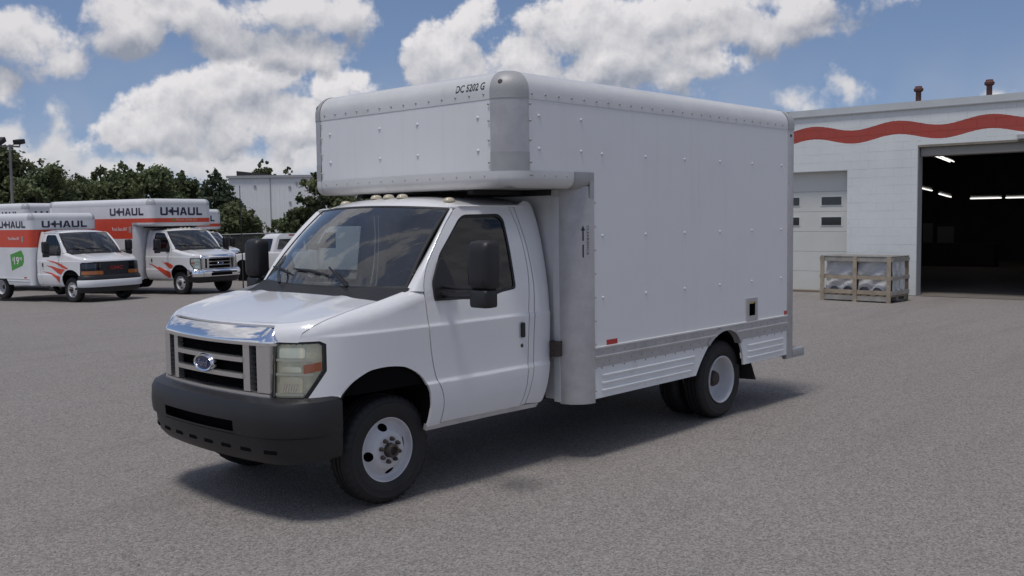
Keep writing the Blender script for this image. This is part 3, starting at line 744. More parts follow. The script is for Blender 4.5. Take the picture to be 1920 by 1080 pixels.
def build_grille(root):
    F = lambda y: Cp(math.copysign(s_of_y(abs(y)), y))
    gr = MB()
    def bar(y0, y1, z0, z1, o0, o1, name, m, parent, nn=16, taper=0.):
        rows = []
        for k in range(nn+1):
            y = y0+(y1-y0)*k/nn; x = F(y)[0]
            rows.append([(x+o0, y, z0), (x+o1, y, z0+.004), (x+o1, y, z1-.004), (x+o0, y, z1)])
        mb = MB().grid(rows); mb.f += [tuple(range(4)), tuple(range(nn*4, nn*4+4))[::-1]]
        return mb.build(name, m, parent, angle=30)
    # surround: bottom and two sides, then chrome top
    base = bar(-.672, .672, .800, .838, -.05, .012, 'grille', GRILLE, root)
    bar(-.672, -.560, .836, 1.17, -.05, .008, 'grille_side', GRILLE, base, 6)
    bar(.560, .672, .836, 1.17, -.05, .008, 'grille_side', GRILLE, base, 6)
    for sg in (-1, 1):
        bar(sg*.455-.032, sg*.455+.032, .836, 1.16, -.04, .004, 'grille_post', GRILLE, base, 4)
    bar(-.425, .425, 1.022, 1.060, -.03, .016, 'grille_bar', GRILLE, base)
    bar(-.425, .425, .915, .953, -.03, .016, 'grille_bar', GRILLE, base)
    bar(-.65, .65, .82, 1.19, -.085, -.055, 'grille_mesh', DARK, base)
    for z in (.865, .885, .985, 1.0, 1.09, 1.11, 1.13):
        bar(-.42, .42, z-.004, z+.004, -.055, -.03, 'grille_slat', BLACKP, base, 8)
    for sg in (-1, 1):
        for k in range(9):
            bar(sg*.525-.034, sg*.525+.034, .858+.033*k, .868+.033*k, -.055, -.02, 'grille_slat', BLACKP, base, 3)
    # chrome header: sloped face between hood lip and grille
    rows = []
    for k in range(41):
        y = .700*math.sin(PI*(k/40-.5)); x = F(y)[0]; e = max(0, (abs(y)-.62)/.08); s = math.copysign(s_of_y(abs(y)), y)
        zs = zshF(s); zt = zs+.078-.075*e*e; xt = x-.050+.026*e*e
        rows.append([(x-.04, y, zs-.040), (x+.012-.012*e, y, zs-.036), (x+.016-.012*e, y, zs-.010-.01*e), (x+.009-.01*e, y, zs+.004-.012*e), ((x+.009+xt)/2+.003, y, (zs+.004+zt)/2+.003-.01*e), (xt, y, zt), (xt-.03, y, zt-.015)])
    mb = MB().grid(rows); mb.f += [tuple(range(7)), tuple(range(40*7, 41*7))]
    top = mb.build('grille_header', CHROME, base, angle=50)
    bar(-.655, .655, 1.135, 1.168, -.05, .003, 'grille_lip', GRILLE, base)
    # oval badge
    c = Vector((F(0)[0]+.022, 0, .990)); 
    def oval(a, b, o): return [(c.x+o, a*math.cos(t), c.z+b*math.sin(t)) for t in np.linspace(0, 2*PI, 33)[:-1]]
    bz = MB().grid([oval(.118, .062, -.03), oval(.120, .064, .0), oval(.112, .056, .014), oval(.100, .046, .010), oval(.098, .044, -.002)], closed_v=True).build('badge', CHROME, base)
    mb = MB(); mb.add([(c.x+.009, 0, c.z)]+oval(.099, .045, .004), [(0, i+1, (i+1) % 32+1) for i in range(32)])
    mb.build('badge_field', mat('badge_blue', (.012, .022, .085), .25, coat=.5), bz, angle=60)
    text('badge_lettering', 'Ford', mat('badge_silver', (.32, .32, .36), .3, .6), bz, (c.x+.011, 0, c.z), (0, 1, 0), (0, 0, 1), .045, .125, shear=.3)
def mirror(root, sg):
    y0 = sg*1.375
    hs = MB(); rings = []
    for x, k in ((-.385, .55), (-.395, .86), (-.42, .97), (-.46, 1.), (-.515, .985)):
        ring = rpoly([(y0-.098*k, 1.62-.168*k), (y0+.098*k, 1.62-.168*k), (y0+.098*k, 1.62+.168*k), (y0-.098*k, 1.62+.168*k)], .05*k, 4)
        rings.append([(x, u, v) for u, v in ring])
    hs.grid(rings, closed_v=True); n = len(rings[0]); hs.f += [tuple(range(n)), tuple(range(4*n, 5*n))[::-1]]
    mi = hs.build('mirror', BLACKP, root, angle=50)
    MB().add([(-.517, y0-.082, 1.47), (-.517, y0+.082, 1.47), (-.517, y0+.082, 1.77), (-.517, y0-.082, 1.77)], [(0, 1, 2, 3)]).build('mirror_glass', CHROME, mi)
    lo = MB(); rings = []
    for x, k in ((-.395, .8), (-.41, .97), (-.46, 1.), (-.505, .97)):
        ring = rpoly([(y0-.085*k, 1.385-.052*k), (y0+.085*k, 1.385-.052*k), (y0+.085*k, 1.385+.075*k), (y0-.085*k, 1.385+.075*k)], .022, 3)
        rings.append([(x, u, v) for u, v in ring])
    lo.grid(rings, closed_v=True); n = len(rings[0]); lo.f += [tuple(range(n)), tuple(range(3*n, 4*n))[::-1]]
    lo.build('lower_mirror', BLACKP, mi, angle=50)
    MB().tube([(-.46, sg*.97, 1.405), (-.45, sg*1.10, 1.40), (-.445, sg*1.31, 1.41)], .022, 8).build('mirror_arm', BLACKP, mi)
    MB().tube([(-.47, sg*.95, 1.46), (-.46, sg*1.12, 1.455), (-.45, sg*1.31, 1.46)], .014, 8).build('mirror_arm', BLACKP, mi)
    sail = rpoly([(-.375, 1.365), (-.565, 1.365), (-.575, 1.47), (-.50, 1.66), (-.455, 1.645), (-.375, 1.50)], .03, 4)
    panel('mirror_base', BLACKP, mi, sail, Sm(sg, .02), .05, .05, lip=.03, flip=sg > 0)

# ------------------------------------------------------------------ cargo box
def arc_pts(cx, cy, r, a0, a1, n): return [(cx+r*math.cos(a0+(a1-a0)*k/n), cy+r*math.sin(a0+(a1-a0)*k/n)) for k in range(n+1)]
def sweep(path, prof):                       # path of (x,y,nx,ny); prof of (out,z)
    return MB().grid([[(x+nx*o, y+ny*o, z) for o, z in prof] for x, y, nx, ny in path])
def corner_path(cx, cy, r, sg, n=10):        # quarter round from the side (normal sg*y) to the front (normal +x)
    out = []
    for k in range(n+1):
        a = PI/2*(1-k/n); out.append((cx+r*math.cos(a), cy+sg*r*math.sin(a), math.cos(a), sg*math.sin(a)))
    return out
RIVET = MB().dome((0, 0, 0), (0, 0, 1), .0095, .75, 8).mesh('rivet', 60)
def rivets(name, m, parent, pts, r=.0095):
    mb = MB()
    for p, n in pts: mb.dome(p, n, r, .7, 6)
    return mb.build(name, m, parent, angle=70, kind='stuff')
def build_box(root, p):
    w_, r, xf, xn, xr = p['w'], p['r'], p['xf'], p['xn'], p['xr']
    z0, z1, zs, zb = p['z0'], p['z1'], p['zs'], p['zb']; pan = p.get('panel', PANEL); rail = p.get('rail', RAIL); postm = p.get('post', ALU); det = p.get('detail', False)
    up = [(.003, z1), (.003, z1+.055)]+[(.003-.155*(1-math.cos(a)), z1+.055+.155*math.sin(a)) for a in np.linspace(0, PI/2, 9)[1:]]
    cupr = [(o+.004, z+.002) for o, z in up]
    zt = z1+.21
    # upper rails and caps
    for sg in (1, -1):
        sweep([(xr, sg*w_, 0, sg), (xf-r, sg*w_, 0, sg)], up).build('side_roof_rail', rail, root)
        sweep(corner_path(xf-r, sg*(w_-r), r, sg), cupr).build('roof_corner_cap', p.get('cap', ALUD), root, angle=60)
    sweep([(xf, -(w_-r), 1, 0), (xf, w_-r, 1, 0)], up).build('front_roof_rail', rail, root)
    MB().add([(xr, -w_+.14, zt-.004), (xf-.14, -w_+.14, zt-.004), (xf-.14, w_-.14, zt-.004), (xr, w_-.14, zt-.004)], [(0, 1, 2, 3)]).build('roof_sheet', rail, root)
    # front panel and attic corner posts
    zf = z0 if xn is not None else zb
    fpan = bx('front_panel', pan, root, xf-.02, xf, -(w_-r), w_-r, zf, z1)
    for sg in (1, -1):
        path = corner_path(xf-r, sg*(w_-r), r, sg)
        po = sweep(path, [(.004, zf-.002), (.004, z1+.002)]).build('corner_post', postm, root, angle=60)
        if det: sweep(path, [(.007, zf), (.007, zf+.135)]).build('post_sleeve', ALUD, po, angle=60)
    if xn is not None:
        lo = [(.004, z0), (.004, z0-.05)]+[(.004-.075*(1-math.cos(a)), z0-.05-.075*math.sin(a)) for a in np.linspace(0, PI/2, 7)[1:]]
        zl = z0-.125; xw = xn+r
        for sg in (1, -1):
            sweep([(xn+.235, sg*w_, 0, sg), (xf-r, sg*w_, 0, sg)], lo).build('side_attic_rail', rail, root)
            sweep(corner_path(xf-r, sg*(w_-r), r, sg), [(o+.002, z) for o, z in lo]).build('attic_corner_rail', rail, root, angle=60)
            el = [(.007, z0+.002), (.007, z0-.05)]+[(.007-.08*(1-math.cos(a)), z0-.05-.08*math.sin(a)) for a in np.linspace(0, PI/2, 7)[1:]]
            e_ = sweep([(xn, sg*w_, 0, sg), (xn+.24, sg*w_, 0, sg)], el).build('rail_elbow', p.get('cap', ALUD), root, angle=60)
            MB().add([(xn, sg*(w_+.006), z0-.05), (xn+.055, sg*(w_+.006), z0-.05), (xn+.055, sg*(w_+.005), zl-.07), (xn, sg*(w_+.005), zl-.07)], [(0, 1, 2, 3)]).build('elbow_plate', p.get('cap', ALUD), e_)
            # main corner post
            path = corner_path(xn, sg*(w_-r), r, sg)
            sweep(path, [(.004, zb-.03), (.004, zl+.02)]).build('main_corner_post', p.get('post2', postm), root, angle=60)
        sweep([(xf, -(w_-r), 1, 0), (xf, w_-r, 1, 0)], lo).build('front_attic_rail', rail, root)
        MB().add([(xw-.1, -w_+.07, zl+.002), (xf-.06, -w_+.07, zl+.002), (xf-.06, w_-.07, zl+.002), (xw-.1, w_-.07, zl+.002)], [(0, 1, 2, 3)]).build('attic_floor', ALUD, root)
        bx('front_wall', p.get('wallm', RAIL), root, xw-.02, xw, -(w_-r), w_-r, zb, zl)
        bx('attic_gap_bar', CHASSIS, root, xw, xw+.05, -.95, .95, zl-.045, zl)  # black bar standing in for the thin dark gap under the attic
        bx('attic_brace', CHASSIS, root, xw+.06, xw+.62, -.70, -.64, zl-.035, zl)
        bx('attic_brace', CHASSIS, root, xw+.06, xw+.62, .64, .70, zl-.035, zl)
    # side panels
    for sg in (1, -1):
        if xn is not None: poly = [(xr, zs), (xn, zs), (xn, z0), (xf-r, z0), (xf-r, z1), (xr, z1)]
        else: poly = [(xr, zs), (xf-r, zs), (xf-r, z1), (xr, z1)]
        hole = [p['fuel']] if (det and sg > 0) else []
        sp = panel('side_panel', pan, root, poly, lambda x, z: (x, sg*w_, z), 0, 0, holes=hole, lip=.02, flip=sg > 0, angle=None)
        # rear post and sill rail
        bx('rear_post', postm, root, xr-.13, xr, sg*w_-.05 if sg > 0 else -w_-.003, w_+.003 if sg > 0 else -w_+.05, zb-.05, z1+.02, bevel=.008)
        sweep([(xr-.13, sg*w_, 0, sg), (xr, sg*w_, 0, sg)], cupr).build('rear_corner_cap', p.get('cap', ALUD), root, angle=60)
        xa = p['arch']; x1 = xn if xn is not None else xf-r
        def archp(zlo, zhi):                # arch outline clipped between two heights, front part then rear part
            fr = [q for q in xa if q[0] >= p['archx']]; rr = [q for q in xa if q[0] < p['archx']]
            fx = lambda z: float(np.interp(z, [q[1] for q in fr], [q[0] for q in fr])); rx = lambda z: float(np.interp(z, [q[1] for q in rr[::-1]], [q[0] for q in rr[::-1]]))
            return fx, rx, [q for q in fr if zlo < q[1] < zhi], [q for q in rr if zlo < q[1] < zhi]
        fx, rx, fm, rm = archp(zb, zs-.15)
        sk1 = [(fx(zb), zb)]+fm+[(fx(zs-.155), zs-.155), (x1, zs-.155), (x1, zb)]
        sk2 = [(xr, zb), (xr, zs-.155), (rx(zs-.155), zs-.155)]+rm+[(rx(zb), zb)]
        out = lambda o: (lambda x, z: (x, sg*(w_+o), z))
        for k, sk in enumerate((sk1, sk2)):
            so = panel('side_skirt', p.get('skirt', SKIRT), root, sk, out(.0), 0, 0, lip=.02, flip=sg > 0, angle=None)
            if det or p.get('ribs', False):
                xa0, xa1 = (x1-.09, fx(.60)+.10) if k == 0 else (rx(.62)-.10, xr+.07)
                for z, ex in ((.665, 0.), (.605, .02), (.545, .05)):
                    b1 = xa1+(ex*1.2 if k == 0 else 0)
                    mb = MB(); f = out(0)
                    prof = [(0, -.016), (.011, -.010), (.013, .004), (0, .012)]
                    rows = [[(x, sg*(w_+o*e), z+dz) for o, dz in prof] for x, e in ((xa0, .1), (xa0-.025, 1), (b1+.025, 1), (b1, .1))]
                    mb.grid(rows); mb.build('skirt_rib', p.get('skirt', SKIRT), so, angle=40)
        # sill rail with a raised lip, cut round the wheel
        fx, rx, fm, rm = archp(zs-.155, zs)
        top = max(q[1] for q in xa)
        rl = [(x1, zs-.003), (x1, zs-.157), (fx(zs-.157), zs-.157)]+fm+rm+[(rx(zs-.157), zs-.157), (xr, zs-.157), (xr, zs-.003)]
        ra = panel('sill_rail', p.get('sill', ALU), root, rl[::-1], out(.006), 0, 0, lip=.01, flip=sg > 0, angle=None)
        xs1 = fx(min(zs-.075, top-.005))
        for (xa_, xb_) in ((x1, fx(zs-.075)+.02), (rx(zs-.075)-.02, xr)):
            MB().prism([(0, -.012), (.012, -.008), (.012, .006), (0, .012)], lambda u, v, x: (x, sg*(w_+.006+u), zs-.075+v), xa_, xb_).build('rail_ridge', p.get('sill', ALU), ra)
        MB().prism([(0, -.010), (.014, -.008), (.014, .004), (0, .008)], lambda u, v, x: (x, sg*(w_+u), zs+.002+v), x1, xr).build('panel_lip', rail, ra)
        # wheel arch trim
        cen = (p['archx'], .42)
        rows = []
        for x, z in xa:
            dx, dz = x-cen[0], z-cen[1]; l = math.hypot(dx, dz)
            rows.append([(x, sg*(w_-.06), z), (x, sg*(w_+.012), z), (x+dx/l*.045, sg*(w_+.012), z+dz/l*.045), (x+dx/l*.045, sg*(w_+.002), z+dz/l*.045)])
        nA = len(rows)
        MB().grid(rows[nA//4:-nA//4+1]).build('wheel_arch_trim', p.get('sill', ALU), root, angle=40)
        MB().grid([[(x, sg*(w_-.03), z), (x, sg*.55, z+.03)] for x, z in xa]).build('wheel_housing', DARK, root)
        # mud flap
        fxp = min(q[0] for q in xa)-.17
        mf = MB().add([(fxp, sg*(w_-.03), .52), (fxp, sg*(w_-.45), .50), (fxp-.02, sg*(w_-.45), .30), (fxp-.03, sg*(w_+.02), .315)], [(0, 1, 2, 3)])
        mf.add([(q[0]-.008, q[1], q[2]) for q in mf.v], [(3, 2, 1, 0)])
        mf.f += [(0, 1, 5, 4), (1, 2, 6, 5), (2, 3, 7, 6), (3, 0, 4, 7)]
        mf.build('mud_flap', RUBBER, root)
        # marker reflectors
        for xx, ln in ((x1-.155, .14), (xr+.06, .055)):
            MB().box(xx-ln, xx if ln > .1 else xx-ln+.055, sg*w_-.004, sg*w_+.004, zs+.012, zs+.052).build('side_marker', REDL, root)
    bx('rear_frame', postm, root, xr-.13, xr-.09, -w_+.05, w_-.05, z1-.10, zt-.02)
    dm = MB()
    dr = bx('rear_door', pan, root, xr-.07, xr-.05, -w_+.05, w_-.05, zs-.1, z1-.1)
    bx('deck_floor', CHASSIS, root, xr-.1, (xn if xn is not None else xf)-.02, -.55, .55, zb+.12, zb+.20)
    bx('rear_step', ALUD, root, xr-.38, xr-.131, -w_-.01, w_+.01, zb-.045, zb+.045, bevel=.006)
    MB().prism([(xr-.35, zb-.03), (xr-.03, zb-.03), (xr+.20, zb+.04), (xr+.20, zb+.10), (xr-.06, zb+.10)], lambda u, v, y: (u, y, v), -w_+.04, w_-.06).build('step_bracket', CHASSIS, root)
    for sg in (1, -1): bx('frame_rail', CHASSIS, root, xr, .5, sg*.42-.05, sg*.42+.05, .46, .62)
    bx('under_dark_box', CHASSIS, root, xr+1.0, -.4, -.5, .5, .42, .5)  # dark box added to darken the space beneath the truck

# ------------------------------------------------------------------ the white box truck
truck = tag(empty('box_truck'), 'white box truck without livery, dark grey front bumper, standing alone in the foreground', 'truck')
build_cab(truck)
CAB = list(truck.children)
WB = 3.906
for sg in (1, -1):
    wheel(truck, 0, sg*.80, sg, 'front')
    wheel(truck, -WB, sg*1.04, sg, 'rear'); 
    inn = wheel(truck, -WB, sg*.76, sg, 'rear')
MB().tube([(-WB, -1.0, .372), (-WB, 1.0, .372)], .07, 10).dome((-WB-.1, 0, .372), (-1, 0, 0), .16, .8, 12).build('rear_axle', CHASSIS, truck)
MB().tube([(0, -.75, .34), (0, .75, .34)], .05, 8).build('front_axle', CHASSIS, truck)
RARCH = catmull([(-3.335, .485), (-3.42, .60), (-3.52, .705), (-3.62, .785), (-3.75, .838), (-3.876, .853), (-3.99, .828), (-4.08, .765), (-4.14, .67), (-4.175, .57), (-4.187, .485)], 3)
FUEL = [(-4.236, .922), (-4.428, .922), (-4.428, 1.112), (-4.236, 1.112)]
BOX = dict(w=1.22, r=.195, xf=-.911, xn=-1.859, xr=-5.062, z0=2.279, z1=2.796, zs=.895, zb=.487, arch=RARCH, archx=-3.876, fuel=[(a+(.03 if i in (1, 2) else -.03)*1, b+(.03 if i < 2 else -.03)) for i, (a, b) in enumerate(FUEL)], detail=True)
build_box(truck, BOX)
def main_details(t):
    w_ = 1.22
    # fuel filler recess
    fr = [(-4.228, .905), (-4.436, .905), (-4.436, 1.128), (-4.228, 1.128)]
    hole = [(-4.275, .955), (-4.390, .955), (-4.390, 1.085), (-4.275, 1.085)]
    f = panel('fuel_filler_frame', ALU, t, fr, lambda x, z: (x, w_+.012, z), 0, 0, holes=[hole], lip=.012, flip=True, angle=None)
    mb = MB(); a = [(x, w_+.010, z) for x, z in hole]; b = [(x, w_-.10, z) for x, z in hole]
    mb.add(a+b, [(0, 1, 5, 4), (1, 2, 6, 5), (2, 3, 7, 6), (3, 0, 4, 7), (4, 5, 6, 7)]); mb.build('fuel_recess', DARK, f)
    MB().box(-4.385, -4.28, w_-.02, w_+.004, 1.070, 1.083).build('fuel_label', mat('label_yellow', (.55, .38, .05), .5), f)
    MB().dome((-4.33, w_-.06, .99), (0, 1, 0), .035, .6, 12).build('fuel_cap', BLACKP, f)
    # bolts
    RV = mat('rivet_grey', (.38, .36, .355), .45, .2); RW = mat('rivet_white', (.62, .62, .64), .35)
    big = []
    for sg in (1, -1):
        for x, z in [(-1.22, 2.68), (-1.71, 2.68), (-1.22, 2.44), (-1.71, 2.44)]+[(-1.97-.592*k, z) for k in range(6) for z in (2.43, 1.785, 1.29)]:
            if sg > 0 and abs(x+4.34) < .1 and z < 1.2: continue
            big.append(((x, sg*w_, z), (0, sg, 0)))
    for y in (-.895, -.23, .23, .895):
        for z in (2.67, 2.43): big.append(((-.911, y, z), (1, 0, 0)))
    for y in (-.7, 0., .7):
        for z in (1.9, 1.3): big.append(((-1.664, y, z), (1, 0, 0)))
    rivets('panel_bolts', RW, t, big, .015)
    sm = []; dk = []
    for sg in (1, -1):
        x = -1.14
        while x > -5.02: dk.append(((x, sg*(w_+.003), 2.836), (0, sg, 0))); x -= .152
        for k in range(4): sm.append(((-1.14-.13*k, sg*(w_+.004), 2.245), (0, sg, 0)))
        for x in (-1.118, ):
            for z in (2.34, 2.50, 2.64, 2.76, 2.25): dk.append(((x, sg*(w_+.008), z), (0, sg, 0)))
        z = .55
        while z < 2.1: sm.append(((-1.872, sg*(w_+.005), z), (0, sg, 0))); z += .187
        z = .7
        while z < 2.75: sm.append(((-5.085, sg*(w_+.004), z), (0, sg, 0))); z += .26
        x = -1.95
        while x > -5.0:
            if not -4.2 < x < -3.45:
                sm.append(((x, sg*(w_+.007), .855), (0, sg, 0))); sm.append(((x-.09, sg*(w_+.007), .778), (0, sg, 0))); sm.append(((x, sg*(w_+.001), .727), (0, sg, 0)))
            x -= .15
    for k in range(14): dk.append(((-.908, -.96+.1477*k, 2.836), (1, 0, 0))); sm.append(((-.907, -.96+.1477*k, 2.245), (1, 0, 0)))
    for sg in (1, -1):
        for z in (2.34, 2.50, 2.64, 2.76): dk.append(((-.903, sg*1.012, z), (1, 0, 0)))
    rivets('trim_rivets', RV, t, dk, .0105); rivets('edge_rivets', RV, t, sm, .008)
    # unit number on the rounded front rail
    cz = 2.796+.055
    def onrail(me, dz0):
        co = np.zeros(len(me.vertices)*3); me.vertices.foreach_get('co', co); co = co.reshape(-1, 3)
        for q in co:
            a = max(0, q[2]-cz)/.155; q[0] = -.911+.0045-.155*(1-math.cos(a)) if a > 0 else -.911+.0045; q[2] = cz+.155*math.sin(a) if a > 0 else q[2]
        me.vertices.foreach_set('co', co.ravel()); me.update()
    o = text('unit_number', 'DC 5202 G', INK, t, (-.9, .818, 2.898), (0, 1, 0), (0, 0, 1), .058, .30, bold=.010); onrail(o.data, 0)
    # clearance arrow on the main corner post
    def postpt(a, z): return (-1.859+.2*math.sin(a), 1.025+.2*math.cos(a), z)
    a0 = .55
    for poly in ([(-.006, 1.62), (.006, 1.62), (.006, 1.72), (-.006, 1.72)], [(-.006, 1.75), (.006, 1.75), (.006, 1.83), (-.006, 1.83)], [(-.018, 1.83), (.018, 1.83), (0, 1.87)]):
        mb = MB(); mb.add([tuple(q) for q in [postpt(a0-u/.2, z) for u, z in poly]], [tuple(range(len(poly)))]); mb.build('clearance_arrow', INK, t, angle=None)
    o = text('clearance_lettering', 'CLEARANCE', INK, t, (0, 0, 0), (1, 0, 0), (0, 1, 0), .020, .23)
    for v in o.data.vertices:
        p_ = postpt(a0-.21-(v.co.y)/.2, 1.755-v.co.x); v.co = p_
    # marker lamps on caps
    for sg in (1, -1):
        MB().dome((-.911-.03, sg*1.10, 2.915), (.80, sg*.35, .45), .022, .6, 12).build('cap_lamp', RUST, t)
        MB().dome((-5.12, sg*1.224, 2.74), (0, sg, 0), .02, .5, 4).build('rear_lamp', BLACKP, t)
    # gap cover between cab and box, low bracket
    for sg in (1, -1):
        bx('cab_mount', RUST, t, -1.664, -1.60, sg*1.0-.05, sg*1.0+.05, .84, .96)
        bx('front_wall_flange', RAIL, t, -1.664, -1.652, sg*1.0-.03, sg*1.0+.03, .47, 2.1)
main_details(truck)

# ------------------------------------------------------------------ rental trucks in the row behind
def livery(name, zlo, zhi, wht=(.70, .70, .70), red=(.62, .065, .028)):
    m = D.materials.new(name); m.use_nodes = True; g = G(m.node_tree); p = g.n['Principled BSDF']
    t = g.new('ShaderNodeTexCoord').outputs['Object']; sp = g.new('ShaderNodeSeparateXYZ'); g.put(sp.inputs[0], t)
    f = g.m('MULTIPLY', g.m('GREATER_THAN', sp.outputs[2], zlo), g.m('LESS_THAN', sp.outputs[2], zhi))
    v = g.mr(g.noise(t, 1.2, 5, .6), .3, .7, .93, 1.05)
    g.put(p.inputs['Base Color'], g.mix(1., g.mix(f, c3(*wht), c3(*red)), v, 'MULTIPLY'))
    p.inputs['Roughness'].default_value = .4
    return m
RW_ = mat('rental_rail', (.62, .62, .62), .4, var=.04, vscale=2)
def decal(name, m, parent, poly, sg, out=.004):
    return panel(name, m, parent, poly, Sm(sg, out), .08, .06, lip=0, flip=sg > 0, angle=60)
def add_wheels(root, wb, yf=.80, yr=1.0, dual=True):
    for ch in [c for c in truck.children if c.name.split('.')[0] == 'wheel']:
        c = copy_tree(ch, root); sg = 1 if c.location.y > 0 else -1
        if c.location.x < -1:
            if not dual and abs(c.location.y) < .9:
                for q in list(c.children): D.objects.remove(q)
                D.objects.remove(c); continue
            c.location.x = -wb
def ford_rental():
    t = empty('rental_truck', (-12.1, -22.95, gz(-22.95)), R(100))
    for ch in CAB:
        if ch.name.split('.')[0] != 'bumper': copy_tree(ch, t)
    build_bumper(t, 'chrome', CHROME); add_wheels(t, 4.4)
    lv = livery('livery_attic_truck', 1.78, 2.44)
    wr = -4.4; arch = [(x-.52, z) for x, z in RARCH]
    build_box(t, dict(w=1.22, r=.20, xf=-.93, xn=-1.88, xr=-6.3, z0=2.30, z1=2.86, zs=.86, zb=.48, arch=arch, archx=-3.876-.52, panel=lv, rail=RW_, post=lv, post2=RW_, cap=mat('rental_cap', (.40, .40, .41), .45), skirt=RW_, sill=RW_))
    logo(t, (-.927, -.02, 2.66), (0, 1, 0), (0, 0, 1), 1.66, .26)
    for sg in (1, -1):
        logo(t, (-2.15, sg*1.223, 2.66), (-sg, 0, 0), (0, 0, 1), 1.75, .24)
        text('slogan', 'Truck Share 24/7', WHITEV, t, (-2.55, sg*1.222, 2.10), (-sg, 0, 0), (0, 0, 1), .11, .80, bold=.01)
        bx('phone_picture', mat('picture_grey', (.30, .30, .29), .5), t, -2.06, -1.94, sg*1.222-.002, sg*1.222+.002, 1.98, 2.18)
        decal('flame_decal', REDP, t, [(-1.45, .985), (-1.15, .93), (-.98, .86), (-.90, .885), (-.62, .80), (-.44, .745), (-.33, .72), (-.32, .55), (-.42, .53), (-.62, .62), (-.95, .79), (-1.2, .905)], sg)
        decal('flame_decal', REDP, t, [(-.80, 1.08), (-.62, 1.01), (-.55, 1.04), (-.35, .99), (-.20, .93), (-.26, .86), (-.34, .82), (-.46, .88), (-.62, .98)], sg)
    text('slogan', 'TRUCK SHARE 24/7', mat('slogan_tan', (.62, .42, .28), .5), t, (-.927, .17, 2.385), (0, 1, 0), (0, 0, 1), .07, .85, bold=.01)
    bx('slogan_mark', mat('slogan_olive', (.22, .22, .03), .5), t, -.929, -.925, -.40, -.28, 2.35, 2.42)
    return t
fr1 = ford_rental()
tag(fr1, 'rental truck with chrome grille, chrome bumper and red flames on its door', 'truck', 'rental trucks with an attic over the cab')
fr2 = copy_tree(fr1); fr2.location = (-18.11, -32.52, gz(-32.52))
tag(fr2, 'rental truck mostly hidden behind the chrome-grilled truck, only its right end showing', 'truck', 'rental trucks with an attic over the cab')
fr3 = copy_tree(fr1); fr3.location = (-11.36, -30.94, gz(-30.94)); fr3.scale = (1.06,)*3
tag(fr3, 'rental truck at the far left with only its roof rail showing above the van-nosed truck', 'truck', 'rental trucks with an attic over the cab')

